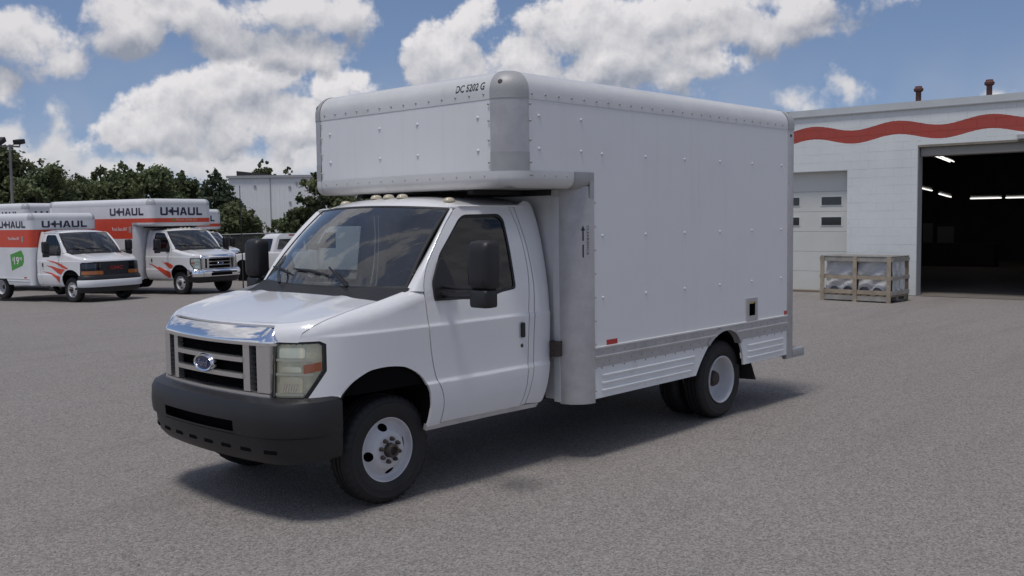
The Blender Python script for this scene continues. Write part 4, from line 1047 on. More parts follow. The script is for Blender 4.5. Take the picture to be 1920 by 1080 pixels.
def van_rental():
    t = empty('rental_truck', (-8.65, -22.85, gz(-22.85)), R(100))
    skip = {'bumper', 'grille', 'headlight', 'headlight_bezel'}
    for ch in CAB:
        n = ch.name.split('.')[0]
        if n in skip: continue
        c = copy_tree(ch, t)
        if n == 'roof':
            for q in list(c.children): D.objects.remove(q)
    add_wheels(t, 3.45, dual=False)
    for c in t.children:
        if c.name.split('.')[0] == 'wheel' and c.location.x < -1: c.location.y *= .9
    lv = livery('livery_plain_truck', 1.60, 2.13)
    arch = [(x+.426, z) for x, z in RARCH]
    build_box(t, dict(w=1.10, r=.13, xf=-1.66, xn=None, xr=-5.0, z0=0, z1=2.42, zs=.66, zb=.47, arch=[(x, min(z, .64)) for x, z in arch], archx=-3.45, panel=lv, rail=RW_, post=lv, cap=mat('rental_cap', (.40, .40, .41), .45), skirt=RW_, sill=RW_))
    logo(t, (-1.657, .02, 2.29), (0, 1, 0), (0, 0, 1), 1.50, .20)
    TAGG = mat('tag_green', (.07, .30, .045), .45)
    for sg in (1, -1):
        logo(t, (-2.62, sg*1.103, 2.29), (-sg, 0, 0), (0, 0, 1), 1.45, .20)
        text('slogan', 'Truck Share 24/7', WHITEV, t, (-2.55, sg*1.104, 1.87), (-sg, 0, 0), (0, 0, 1), .09, .62, bold=.01)
        bx('phone_picture', mat('picture_grey', (.30, .30, .29), .5), t, -2.14, -2.05, sg*1.103-.002, sg*1.103+.002, 1.76, 1.94)
        gx = -2.42
        poly = [(gx+.36, 1.36), (gx+.24, 1.52), (gx-.36, 1.38), (gx-.30, .90), (gx+.28, 1.06), (gx+.36, 1.18)]
        panel('price_tag', TAGG, t, poly, lambda x, z: (x, sg*1.104, z), 0, 0, lip=.003, flip=sg > 0, angle=None)
        text('price', '19', WHITEV, t, (gx+sg*.02, sg*1.107, 1.20), (-sg, 0, 0), (0, 0, 1), .24, .27, bold=.02)
        text('price', '$', WHITEV, t, (gx+sg*.21, sg*1.107, 1.24), (-sg, 0, 0), (0, 0, 1), .12, .07, bold=.01)
        text('price', '95', WHITEV, t, (gx-sg*.21, sg*1.107, 1.26), (-sg, 0, 0), (0, 0, 1), .10, .14, bold=.02)
        for poly in ([(-1.12, 1.235), (-.7, 1.205), (-.32, 1.12), (.02, .99), (-.10, .975), (-.32, 1.02), (-.38, 1.05), (-.6, 1.14)],
                     [(-1.12, 1.08), (-.75, 1.05), (-.45, .985), (-.32, .985), (-.15, .96), (-.26, .90), (-.36, .80), (-.55, .87), (-.8, 1.0)],
                     [(-1.3, .90), (-.85, .86), (-.58, .80), (-.40, .74), (-.42, .66), (-.46, .57), (-.60, .70), (-.8, .80)]):
            decal('flame_decal', REDP, t, poly, sg)
    # nose: black lamp and grille band with amber signals, white bumper
    P = Pf(.01); se = s_of_x(.50)
    band = [(-se, .80), (se, .80), (se, 1.15), (s_of_y(.66), 1.185), (-s_of_y(.66), 1.185), (-se, 1.15)]
    nose = panel('grille', mat('grille_black', (.012, .013, .018), .35), t, band, P, .08, .08, lip=.04)
    top = [(-s_of_y(.70), 1.15), (s_of_y(.70), 1.15), (s_of_y(.70), vth(s_of_y(.7), 64)), (0, vth(0, 64)), (-s_of_y(.70), vth(s_of_y(.7), 64))]
    panel('nose_panel', PAINT, t, top, Pf(.002), .08, .03, lip=.02)
    for sg in (1, -1):
        a, b = s_of_y(.44), s_of_x(.56)
        M = (lambda f: (lambda s, v: f(sg*s, v)))
        panel('headlight', mat('van_lamp', (.42, .43, .45), .1, .7), nose, rpoly([(a, 1.0), (b, 1.0), (b, 1.13), (a, 1.13)], .03, 3), M(Pf(.016)), .06, 0, lip=.01, flip=sg < 0)
        panel('lamp_lens', glass_mat('van_lens', (.35, .35, .38), .02, 1.0), nose, rpoly([(a, .955), (b+.02, .955), (b+.02, 1.15), (a, 1.15)], .03, 3), M(Pf(.024)), .06, 0, lip=.01, flip=sg < 0)
        panel('turn_signal', mat('amber_dark', (.36, .11, .02), .2, coat=.5), nose, rpoly([(a-.02, .815), (b+.01, .815), (b+.01, .92), (a-.02, .92)], .02, 3), M(Pf(.022)), .06, 0, lip=.015, flip=sg < 0)
    for z in (.86, .93, 1.0, 1.07, 1.13):
        panel('grille_slat', BLACKP, nose, [(-.40, z-.012), (.40, z-.012), (.40, z+.012), (-.40, z+.012)], Pf(.020), .1, 0, lip=.01)
    text('nose_lettering', 'GMC', mat('letter_red', (.35, .03, .025), .4), nose, (.852, .0, 1.0), (0, 1, 0), (0, 0, 1), .11, .44, bold=.02)
    def swp(name, pr, m):
        s2 = s_of_x(.47); rows = []
        for s in np.linspace(-s2, s2, 61):
            x, y, nx, ny = Cp(float(s)); rows.append([(x+nx*o, y+ny*o, z) for o, z in pr])
        return MB().grid(rows).build(name, m, t, angle=40)
    b = swp('bumper', [(.0, .665), (.085, .66), (.10, .64), (.10, .50), (.085, .46), (.0, .45)], mat('bumper_white', (.70, .70, .70), .35))
    swp('bumper_step', [(-.02, .80), (.03, .795), (.06, .75), (.07, .67), (.0, .665)], BUMPER)
    swp('air_dam', [(.02, .45), (.03, .36), (.0, .30), (-.05, .29)], BUMPER)
    return t
vr = van_rental()
tag(vr, 'van-nosed rental truck with black grille, amber lamps and green price tag on its side', 'truck')

# ------------------------------------------------------------------ other parked vehicles
def pickup(loc, rz, label, group):
    t = tag(empty('pickup_truck', loc, rz), label, 'pickup', group)
    side = rpoly([(2.55, .55), (2.62, .80), (2.50, 1.02), (1.45, 1.14), (.0, 1.16), (-2.15, 1.16), (-2.22, 1.0), (-2.20, .58), (-1.75, .50), (2.3, .45)], .06, 4)
    b = MB().prism(side, lambda u, v, w_: (u, w_, v), -.98, .98).build('body', PAINT, t, bevel=.05, seg=3)
    rows = []
    for z, x0, x1, hw in ((1.12, 1.50, -.02, .95), (1.18, 1.40, -.02, .94), (1.74, .78, -.10, .78), (1.86, .62, -.14, .72), (1.90, .45, -.20, .62)):
        rows.append([(x, y, z) for x, y in rpoly([(x0, -hw), (x0, hw), (x1, hw), (x1, -hw)], .08, 4)])
    mb = MB().grid(rows, closed_v=True); n = len(rows[0]); mb.f.append(tuple(range(4*n, 5*n))); mb.build('cab', PAINT, t, angle=50)
    gl = mat('far_glass', (.012, .014, .016), .05, spec=.8)
    MB().add([(-.035, -.74, 1.26), (-.035, .74, 1.26), (-.092, .66, 1.68), (-.092, -.66, 1.68)], [(0, 1, 2, 3)]).build('rear_window', gl, t)
    MB().add([(1.36, -.84, 1.22), (1.36, .84, 1.22), (.83, .70, 1.73), (.83, -.70, 1.73)], [(0, 1, 2, 3)]).build('windshield', gl, t)
    for sg in (1, -1):
        MB().add([(1.16, sg*.945, 1.20), (.16, sg*.945, 1.20), (.12, sg*.81, 1.70), (.72, sg*.81, 1.70)], [(0, 1, 2, 3)]).build('side_window', gl, t)
        MB().box(1.12, 1.24, sg*1.08-.10, sg*1.08+.10, 1.12, 1.34).build('mirror', BLACKP, t, bevel=.03)
        MB().box(-2.235, -2.19, sg*.91-.06, sg*.91+.06, .82, 1.12).build('tail_light', REDL, t, bevel=.01)
        for x in (1.75, -1.45):
            wh = empty_part('wheel', t, (x, sg*.84, .38))
            for me_, nm, mm in ((TYRE, 'tyre', RUBBER), (RIM_FRONT, 'rim', mat('alloy_grey', (.42, .42, .43), .3, .6))):
                o = link(D.objects.new(nm, me_), wh)
                if nm == 'rim': o.material_slots[0].link = 'OBJECT'; o.material_slots[0].material = mm
                if sg < 0: o.rotation_euler = (0, 0, PI)
            MB().prism([(x+.47*math.cos(a), .38+.47*math.sin(a)) for a in np.linspace(0, 2*PI, 21)[:-1]], lambda u, v, w_: (u, w_, v), sg*.96, sg*.985).build('wheel_well_disc', DARK, t)  # flat dark disc standing in for the shaded wheel opening
        bx('bed_side', PAINT, t, -2.15, -.15, sg*.90-.05, sg*.90+.05, 1.10, 1.20, bevel=.02)
    bx('brake_light', REDL, t, -.165, -.12, -.16, .16, 1.80, 1.84)
    tg = bx('tailgate', PAINT, t, -2.24, -2.20, -.80, .80, .70, 1.17, bevel=.015)
    bx('tailgate_handle', BLACKP, tg, -2.25, -2.235, -.12, .12, .98, 1.04)
    bx('rear_bumper', CHROME, t, -2.36, -2.18, -.92, .92, .48, .66, bevel=.02)
    return t
pickup((-18.81, -27.88, gz(-27.88)), R(-80), 'white pickup truck parked beyond the far mirror of the box truck', None)

def utility_van(loc, rz):
    t = tag(empty('cargo_van', loc, rz), 'white van seen through the windshield of the box truck', 'van')
    prof = rpoly([(2.5, .45), (2.6, .9), (2.3, 1.1), (1.5, 1.2), (.9, 1.95), (.6, 2.08), (-2.2, 2.08), (-2.4, 1.9), (-2.45, .5)], .08, 4)
    MB().prism(prof, lambda u, v, w_: (u, w_, v), -.95, .95).build('body', PAINT, t, bevel=.07, seg=3)
    gl = mat('far_glass', (.012, .014, .016), .05, spec=.8)
    for sg in (1, -1):
        MB().box(-2.46, -2.44, sg*.42-.32, sg*.42+.32, 1.30, 1.80).build('rear_window', gl, t)
        MB().add([(1.30, sg*.955, 1.28), (.35, sg*.955, 1.28), (.35, sg*.955, 1.86), (.88, sg*.955, 1.86)], [(0, 1, 2, 3)]).build('side_window', gl, t)
        MB().box(-2.47, -2.44, sg*.86-.05, sg*.86+.05, .9, 1.25).build('tail_light', REDL, t, bevel=.01)
        MB().box(1.2, 1.32, sg*1.08-.1, sg*1.08+.1, 1.2, 1.45).build('mirror', BLACKP, t, bevel=.03)
        for x in (1.7, -1.5):
            wh = empty_part('wheel', t, (x, sg*.82, .372)); o = link(D.objects.new('tyre', TYRE), wh); r_ = link(D.objects.new('rim', RIM_FRONT), wh)
            if sg < 0: o.rotation_euler = r_.rotation_euler = (0, 0, PI)
    bx('rear_bumper', BUMPER, t, -2.58, -2.42, -.93, .93, .42, .6, bevel=.02)
utility_van((-18.89, -23.39, gz(-23.39)), R(-80))

# ------------------------------------------------------------------ marker mast, light pole, fence
ms = tag(empty('marker_mast', (-12.15, -20.65, gz(-20.65))), 'thin dark upright rod on a small base beside the chrome-bumpered rental truck', 'pole')
MB().tube([(0, 0, 0), (.0, .0, 1.6), (.02, .01, 3.35)], [.022, .016, .010], 6).build('rod', CHASSIS, ms)
MB().lathe([(.0, .06), (.05, .06), (.14, .01), (.15, .0), (0, 0)], 14).build('base', CHASSIS, ms).rotation_euler = (PI/2, 0, 0)
lp = tag(empty('light_pole', (-13.61, -42.93, gz(-42.93))), 'tall grey light pole with two floodlights at the far left', 'light pole')
MB().tube([(0, 0, 0), (0, 0, 6.5)], [.08, .055], 10).build('pole', mat('pole_grey', (.20, .19, .18), .6), lp)
a_ = bx('cross_arm', mat('pole_grey', (.20, .19, .18), .6), lp, -.45, .45, -.04, .04, 6.38, 6.46)
for sg in (1, -1):
    o = MB().prism(rpoly([(-.22, -.10), (.22, -.16), (.24, .06), (-.20, .14)], .05, 3), lambda u, v, w_: (u, w_, v), -.17, .17).build('floodlight', CHASSIS, lp, bevel=.02)
    o.location = (sg*.42, 0, 6.66); o.rotation_euler = (0, R(20)*sg, R(35) if sg > 0 else R(215))
    MB().tube([(0, 0, -.22), (0, 0, -.05)], .03, 6).build('bracket', CHASSIS, o)
fe = tag(empty('chain_link_fence', (-21.62, -39.75, 0)), 'grey chain link fence with posts running behind the parked vehicles', 'fence')
def fence_mat():
    m = D.materials.new('fence_wire'); m.use_nodes = True; g = G(m.node_tree); p = g.n['Principled BSDF']
    t = g.new('ShaderNodeTexCoord').outputs['Object']; sp = g.new('ShaderNodeSeparateXYZ'); g.put(sp.inputs[0], t)
    a = g.m('ADD', sp.outputs[0], sp.outputs[2]); b = g.m('SUBTRACT', sp.outputs[0], sp.outputs[2])
    f = g.m('MAXIMUM', g.m('LESS_THAN', g.m('FRACT', g.m('MULTIPLY', a, 12.)), .22), g.m('LESS_THAN', g.m('FRACT', g.m('MULTIPLY', b, 12.)), .22))
    p.inputs['Base Color'].default_value = c3(.10, .10, .10); p.inputs['Roughness'].default_value = .6; g.put(p.inputs['Alpha'], f)
    return m
FW = fence_mat()
A = Vector((-14.0, -46.0)); B = Vector((-27.5, -27.0)); L = (B-A).length; nP = 9
for k in range(nP):
    q = A.lerp(B, k/(nP-1)); z = gz(q.y)
    o = MB().tube([(0, 0, 0), (0, 0, 2.0)], .04, 8).build('fence_post', mat('galvanised', (.25, .25, .25), .5, .4), fe); o.location = (q.x+21.62, q.y+39.75, z)
    if k < nP-1:
        q2 = A.lerp(B, (k+1)/(nP-1)); z2 = gz(q2.y); d0 = Vector((21.62, 39.75))
        MB().add([(q.x+d0.x, q.y+d0.y, z+.05), (q2.x+d0.x, q2.y+d0.y, z2+.05), (q2.x+d0.x, q2.y+d0.y, z2+1.95), (q.x+d0.x, q.y+d0.y, z+1.95)], [(0, 1, 2, 3)]).build('wire_panel', FW, fe)
        MB().tube([(q.x+d0.x, q.y+d0.y, z+1.97), (q2.x+d0.x, q2.y+d0.y, z2+1.97)], .028, 6).build('top_rail', mat('galvanised', (.25, .25, .25), .5, .4), fe)

# ------------------------------------------------------------------ warehouse
def warehouse():
    A = Vector((-33.45, -56.86)); B = Vector((-41.9, -47.8)); L = 26.; ang = math.atan2(B.y-A.y, B.x-A.x)
    t = tag(empty('warehouse', (A.x, A.y, -1.1), ang), 'pale metal-clad warehouse behind the trees', 'building')
    WM = mat('metal_cladding', (.76, .75, .73), .5, var=.04, vscale=.6, dirt=((.30, .29, .28), 1.2, .62, .85, .3))
    bx('shell', WM, t, .02, L-.02, .06, 18, 0, 6.24)
    k = 0; x = 0.
    while x < L-.1:                                  # ribbed cladding sheets, one panel each
        mb = MB(); n = 9; wd = 3.0; pr = []
        for i in range(n):
            x0 = x+wd*i/n
            pr += [(x0, 0), (x0+wd/n*.70, 0), (x0+wd/n*.78, -.012), (x0+wd/n*.92, -.012)]
        pr.append((x+wd-.02, 0))
        mb.grid([[(u, v, z) for u, v in pr] for z in (0, 6.2)]); mb.build('cladding_panel', WM, t, angle=20)
        bx('cladding_joint', mat('joint_grey', (.33, .33, .34), .5), t, x+wd-.035, x+wd+.015, -.05, -.01, 0, 6.2)
        x += wd
    bx('roof_edge', mat('roof_edge_grey', (.36, .36, .36), .5), t, -.12, L+.1, -.14, .12, 6.2, 6.38)
    MB().prism([(-.1, 6.385), (4.0, 6.385), (-.1, 6.85)], lambda u, v, w_: (u, w_, v), 2.5, 3.0).build('roof_upstand', CHASSIS, t)
    for x, z in ((1.9, 5.6), (1.9, 3.5), (4.4, 4.4), (4.4, 5.5), (6.9, 3.4), (4.9, 5.8)):
        bx('wall_plate', mat('joint_grey', (.33, .33, .34), .5), t, x-.09, x+.09, -.06, -.04, z-.09, z+.09)
    return t
warehouse()

# ------------------------------------------------------------------ trees
def leaf_mat(name, c0, c1):
    m = D.materials.new(name); m.use_nodes = True; g = G(m.node_tree); p = g.n['Principled BSDF']
    t = g.new('ShaderNodeTexCoord').outputs['Object']
    cc = g.mix(g.mr(g.noise(t, 1.3, 4, .6), .35, .65), c3(*c0), c3(*c1)); g.put(p.inputs['Base Color'], cc)
    p.inputs['Roughness'].default_value = .6; p.inputs['Specular IOR Level'].default_value = .25
    tr = g.new('ShaderNodeBsdfTranslucent'); g.put(tr.inputs[0], cc); mx = g.new('ShaderNodeMixShader'); mx.inputs[0].default_value = .32
    o = g.n['Material Output']; m.node_tree.links.new(p.outputs[0], mx.inputs[1]); m.node_tree.links.new(tr.outputs[0], mx.inputs[2]); m.node_tree.links.new(mx.outputs[0], o.inputs[0])
    return m
LEAF = [leaf_mat('leaf_dark', (.060, .078, .038), (.150, .170, .078)), leaf_mat('leaf_mid', (.072, .098, .045), (.180, .208, .092)), leaf_mat('leaf_pine', (.046, .064, .040), (.100, .120, .066))]
BARK = mat('bark', (.07, .055, .045), .9, var=.3, vscale=8)
def leaves(blobs, n, size, seed, flat=.3):
    rg = np.random.default_rng(seed); bl = np.array(blobs); vol = bl[:, 3]*bl[:, 4]*bl[:, 5]; pk = rg.choice(len(bl), n, p=vol**.75/np.sum(vol**.75))
    d = rg.normal(size=(n, 3)); d /= np.linalg.norm(d, axis=1)[:, None]
    rad = rg.random(n)**.45*(1+.30*np.maximum(0, rg.normal(size=n)-.6))
    # clumpy surface: push leaves in bunches
    rad *= 1+.22*np.sin(d[:, 0]*7+pk)*np.cos(d[:, 1]*6+pk*2)*np.sin(d[:, 2]*8)
    c = bl[pk, :3]+d*rad[:, None]*bl[pk, 3:]
    nv = d*.6+rg.normal(size=(n, 3))*.7+np.array([0, 0, flat]); nv /= np.linalg.norm(nv, axis=1)[:, None]
    a = np.cross(nv, rg.normal(size=(n, 3))); a /= np.linalg.norm(a, axis=1)[:, None]; b = np.cross(nv, a)
    s = size*(.55+.9*rg.random(n))[:, None]; as_ = a*s*.62; bs = b*s
    v = np.stack([c-bs, c+as_-bs*.1, c+bs, c-as_-bs*.1], 1).reshape(-1, 3)
    me = D.meshes.new('crown'); me.vertices.add(4*n); me.vertices.foreach_set('co', v.ravel())
    me.loops.add(4*n); me.loops.foreach_set('vertex_index', np.arange(4*n)); me.polygons.add(n)
    me.polygons.foreach_set('loop_start', np.arange(n)*4); me.update(); me.validate(); return me
def tree(name, label, x, y, h, cw, kind=0, n=3200, seed=1, trunk=.3, size=.17, group='trees beyond the yard', base=.0, cat='tree'):
    z = gz(y); t = tag(empty(name, (x, y, z)), label, cat, group); rg = random.Random(seed); blobs = []
    tb = MB(); top = h*.72
    tb.tube([(0, 0, -.1), (rg.uniform(-.1, .1), rg.uniform(-.1, .1), h*.3), (rg.uniform(-.2, .2), rg.uniform(-.2, .2), top)], [h*.028, h*.02, h*.008], 8)
    if kind == 2:
        for k in range(16):
            f = k/15; zz = h*(.14+.82*f); rr = cw*(1-f)**.8*.62+.06
            for j in range(5):
                a = rg.uniform(0, 6.28); blobs.append((rr*.62*math.cos(a), rr*.62*math.sin(a), zz-.1*rr, rr*.55, rr*.55, h*.035))
    else:
        for k in range(20+int(cw*3)):
            a = rg.uniform(0, 6.28); q = rg.random()**.5; f = rg.uniform(base, 1.)
            env = math.sin(PI*min(1, .18+.80*(f-base)/(1-base)))**.6
            r_ = cw*.5*q*env; s = cw*rg.choice([.07, .09, .12, .17, .21])
            bx_, by_, bz_ = r_*math.cos(a), r_*math.sin(a), h*(trunk+(1-trunk)*f)-s*.55
            blobs.append((bx_, by_, max(bz_, s*.6), s, s, s*.72))
            if k % 2 == 0: tb.tube([(0, 0, h*trunk*.8), (bx_*.5, by_*.5, (h*trunk+bz_)/2), (bx_, by_, bz_)], [h*.012, h*.008, h*.003], 5)
    if kind != 2:
        for k in range(26):
            a = rg.uniform(0, 6.28); f = rg.uniform(.15, 1.); env = math.sin(PI*min(1, .18+.80*f))**.6*cw*.56
            blobs.append((env*math.cos(a), env*math.sin(a), h*(trunk+(1-trunk)*f)+cw*rg.uniform(-.03, .07), cw*.045, cw*.045, cw*.06))
    tb.build('trunk', BARK, t)
    mesh_obj('crown', leaves(blobs, int(n*3.6), size*.72, seed), LEAF[kind], t)
    return t
tree('broadleaf_tree', 'tallest dark tree behind the light pole at the left edge', -15.2, -49.8, 7.2, 4.4, 0, 4200, 1)
tree('broadleaf_tree', 'thin airy tree with gaps just right of the light pole', -16.4, -46.3, 6.1, 3.6, 1, 1300, 22, size=.15)
tree('broadleaf_tree', 'low dark tree above the roof of the van-nosed rental truck', -20.1, -53.5, 5.6, 5.0, 0, 3600, 3)
tree('broadleaf_tree', 'rounded dark tree left of the tree clump above the attic truck', -22.4, -54.3, 5.7, 4.4, 1, 3200, 4)
tree('broadleaf_tree', 'leafy tree with feathery top above the left end of the attic truck', -21.4, -49.1, 5.9, 4.2, 1, 3600, 5)
tree('broadleaf_tree', 'leafy tree with feathery top above the middle of the attic truck', -23.0, -48.0, 6.1, 4.2, 1, 3600, 6)
tree('broadleaf_tree', 'mid-green tree between the feathery trees and the conifer', -25.4, -50.0, 5.7, 4.6, 0, 3600, 7)
tree('conifer_tree', 'dark pointed conifer left of the warehouse', -26.6, -46.8, 6.2, 4.6, 2, 4200, 8)
tree('broadleaf_tree', 'dark tree in front of the left corner of the warehouse', -26.0, -44.2, 3.9, 3.2, 0, 3000, 9, trunk=.12)
tree('broadleaf_tree', 'distant tree top showing over the warehouse roof', -46.6, -72.6, 8.6, 2.6, 0, 1600, 10)
tree('broadleaf_tree', 'small distant tree top next to another over the warehouse roof', -48.2, -71.2, 8.2, 1.6, 0, 900, 11)
tree('broadleaf_tree', 'small leafy tree in front of the warehouse, nearest the thin mast', -22.6, -33.9, 2.6, 2.0, 1, 2000, 12, trunk=.15, size=.14)
tree('broadleaf_tree', 'leafy tree in front of the warehouse left of the cab roof', -23.2, -32.6, 3.6, 2.4, 0, 2600, 13, trunk=.12, size=.15)
tree('conifer_tree', 'spreading evergreen just behind the cab roof of the box truck', -24.2, -32.4, 4.7, 3.6, 0, 3600, 14, trunk=.1, size=.15)
tree('broadleaf_tree', 'bright green tree hidden mostly behind the box truck attic', -25.8, -31.6, 3.9, 3.8, 1, 3200, 15, trunk=.1, size=.15)
for k, (x, y, h_, cw) in enumerate(((-14.5, -54, 3.2, 7), (-18.5, -57, 3.0, 7), (-23.5, -57, 3.1, 7), (-26.5, -54, 3.2, 7), (-28.6, -51.5, 3.2, 5.0), (-10.5, -53, 3.4, 7), (-26.6, -46.2, 2.8, 4.5))):
    names = ['under the tallest dark tree', 'under the thin airy tree', 'behind the van-nosed truck', 'behind the attic truck', 'beside the warehouse corner', 'at the far left edge', 'below the conifer']
    tree('shrub', 'dark low shrub '+names[k], x, y, h_, cw, 0, 2600, 40+k, trunk=.05, size=.2, group='shrubs under the trees', cat='shrub')

# ------------------------------------------------------------------ garage building
def garage():
    t = tag(empty('garage_building', (-18.7, -5.35, 0), math.atan2(.9985, -.055)), 'white painted block garage with red wave stripe and open bay', 'building')
    m = D.materials.new('painted_block'); m.use_nodes = True; g = G(m.node_tree); p = g.n['Principled BSDF']
    tn = g.new('ShaderNodeTexCoord'); tn.object = t; v = tn.outputs['Object']; sp = g.new('ShaderNodeSeparateXYZ'); g.put(sp.inputs[0], v)
    mid = g.m('MULTIPLY_ADD', g.m('COSINE', g.m('MULTIPLY_ADD', sp.outputs[0], 2*PI/2.01, -2*PI*.24/2.01)), .078, 3.862)
    edge = g.m('ABSOLUTE', g.m('SUBTRACT', g.m('ADD', sp.outputs[2], g.m('MULTIPLY_ADD', g.noise(v, 14, 3, .6), .02, -.01)), mid))
    wh = g.mix(g.mr(g.noise(v, .9, 5, .6), .35, .7), c3(.72, .735, .715), c3(.65, .665, .65))
    wh = g.mix(g.mr(g.noise(v, 5., 5, .7), .58, .8, 0, .35), wh, c3(.42, .42, .40))
    wh = g.mix(g.mr(sp.outputs[2], .5, 0, 0, .3), wh, c3(.40, .38, .34))
    rd = g.mix(g.mr(g.noise(v, 2., 5, .7), .4, .8), c3(.40, .060, .040), c3(.33, .065, .048))
    g.put(p.inputs['Base Color'], g.mix(g.m('LESS_THAN', edge, .157), wh, rd)); p.inputs['Roughness'].default_value = .6
    b = g.new('ShaderNodeBump'); b.inputs['Strength'].default_value = .25; b.inputs['Distance'].default_value = .01
    g.put(b.inputs['Height'], g.noise(v, 45, 4, .65)); g.put(p.inputs['Normal'], b.outputs[0])
    S0, S1, HT = -9.0, 14.0, 4.34
    D1 = (-2.6, 1.09, 3.0); D2 = (2.74, 7.34, 3.5); TH = .30
    # mortar backing, set behind the block faces
    def slab(name, x0, x1, z0, z1): return bx(name, m, t, x0, x1, .0045, TH, z0, z1)
    slab('wall_core', S0, D1[0], 0, HT); slab('wall_core', D1[1], D2[0], 0, HT); slab('wall_core', D2[1], S1, 0, HT)
    slab('wall_core', D1[0], D1[1], D1[2], HT); slab('wall_core', D2[0], D2[1], D2[2], HT)
    cache = {}; far = MB(); J = .003
    def blk(s0, s1, z0, z1):
        if s1-s0 < .03 or z1-z0 < .03: return
        k = (round(s1-s0, 3), round(z1-z0, 3)); a, c = k[0]-2*J, k[1]-2*J
        e = .003
        vs = [(0, 0, 0), (a, 0, 0), (a, 0, c), (0, 0, c), (-e, .005, -e), (a+e, .005, -e), (a+e, .005, c+e), (-e, .005, c+e)]
        fs = [(0, 1, 2, 3), (0, 4, 5, 1), (1, 5, 6, 2), (2, 6, 7, 3), (3, 7, 4, 0)]
        if -.9 < s0 and s1 < 5.4:
            if k not in cache: cache[k] = MB().add(vs, fs).mesh('block', None)
            o = mesh_obj('block', cache[k], None, t)
            if not cache[k].materials: cache[k].materials.append(m)
            o.location = (s0+J, rnd.uniform(-.0012, .0012), z0+J)
        else: far.add([(x+s0+J, y, z+z0+J) for x, y, z in vs], fs)
    row = 0; z = 0.
    while z < HT-.01:
        z1 = min(z+.2, HT)
        zr = [(z, z1)]
        if z < D2[2] < z1: zr = [(z, D2[2]), (D2[2], z1)]
        s = S0-(.2 if row % 2 else 0)
        while s < S1:
            e = s+.4; parts = [(max(s, S0), min(e, S1))]
            for za, zb_ in zr:
                pp = parts
                for (a, b_, hh) in (D1, D2):
                    if (za+zb_)/2 < hh:
                        nx_ = []
                        for (u, w_) in pp:
                            if w_ <= a or u >= b_: nx_.append((u, w_)); continue
                            if u < a: nx_.append((u, a))
                            if w_ > b_: nx_.append((b_, w_))
                        pp = nx_
                if len(zr) == 2 and not (D2[0] < s+.2 < D2[1]):
                    if za == zr[0][0]:
                        for (u, w_) in pp: blk(u, w_, z, z1)
                    continue
                for (u, w_) in pp: blk(u, w_, za, zb_)
            s = e
        z = z1; row += 1
    far.build('outer_blockwork', m, t, angle=None, kind='stuff')
    CO = mat('coping_metal', (.52, .54, .54), .5, var=.06, vscale=1.5)
    bx('coping', CO, t, S0-.05, S1, -.035, TH+.06, HT, HT+.17)
    bx('coping_drip', mat('coping_drip_grey', (.30, .31, .31), .5), t, S0-.05, S1, -.05, -.036, HT-.012, HT+.012)  # darker grey strip along the lower edge of the coping
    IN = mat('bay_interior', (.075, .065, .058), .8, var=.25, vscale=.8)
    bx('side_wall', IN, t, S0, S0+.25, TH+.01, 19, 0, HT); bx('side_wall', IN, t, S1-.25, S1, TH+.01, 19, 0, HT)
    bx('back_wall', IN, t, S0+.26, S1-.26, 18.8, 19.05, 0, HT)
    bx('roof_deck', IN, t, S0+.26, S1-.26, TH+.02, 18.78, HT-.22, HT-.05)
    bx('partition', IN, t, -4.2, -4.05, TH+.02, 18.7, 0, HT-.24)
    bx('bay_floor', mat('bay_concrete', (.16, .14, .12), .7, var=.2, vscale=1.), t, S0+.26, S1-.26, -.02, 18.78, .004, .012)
    JB = mat('jamb_grey', (.40, .40, .41), .6, var=.08, vscale=3)
    bx('jamb', JB, t, D2[0]-.006, D2[0]+.01, .0, TH+.02, .014, D2[2]); bx('jamb', JB, t, D2[1]-.01, D2[1]+.006, .0, TH+.02, .014, D2[2])
    bx('lintel', mat('lintel_rust', (.22, .19, .15), .7, var=.2, vscale=4), t, D2[0], D2[1], -.006, .06, D2[2]-.05, D2[2]-.001)
    bx('rolled_door', mat('rolled_door_grey', (.30, .29, .26), .6), t, D2[0]+.02, D2[1]-.02, .10, .42, D2[2]-.26, D2[2]-.04, bevel=.05)
    bx('door_motor', JB, t, 4.85, 5.4, -.14, -.008, D2[2]+.01, D2[2]+.10)
    # closed sectional door with windows
    DM = mat('door_white', (.60, .60, .555), .5, var=.05, vscale=1.2, dirt=((.40, .38, .33), 1.5, .6, .85, .3)); y = .20
    for k in range(6):
        z0 = .02+.497*k  # sections
        pn = bx('door_panel', DM, t, D1[0]+.02, D1[1]-.02, y, y+.05, z0, z0+.4915)
        if k in (3, 4):
            zc = 1.765 if k == 3 else 2.265
            for c in (.63, -.45, -1.53):
                MB().box(c-.278, c+.278, y-.010, y-.001, zc-.124, zc+.124).build('window_frame', mat('frame_white', (.66, .66, .64), .5), pn)
                MB().box(c-.25, c+.25, y-.018, y-.0125, zc-.098, zc+.098).build('window_pane', mat('far_glass', (.012, .014, .016), .05, spec=.8), pn)
    bx('door_seal', RUBBER, t, D1[0]+.02, D1[1]-.02, y-.01, y+.05, .0, .02)
    bx('door_header', JB, t, D1[0], D1[1], .0, y, D1[2]-.015, D1[2]+.001)
    bx('door_sill', mat('sill_brown', (.20, .16, .12), .8), t, D1[0], D1[1], -.04, y-.01, .0, .045)
    # stacks on the roof
    VR = mat('vent_red', (.11, .045, .038), .7, var=.2, vscale=9)
    for x in (2.50, 4.06):
        o = MB().lathe([(.062, 0), (.062, .56), (.105, .59), (.110, .64), (.085, .66), (.075, .70), (.0, .71)], 16).build('roof_vent', VR, t)
        o.rotation_euler = (PI/2, 0, 0); o.location = (x, .75, HT-.10)
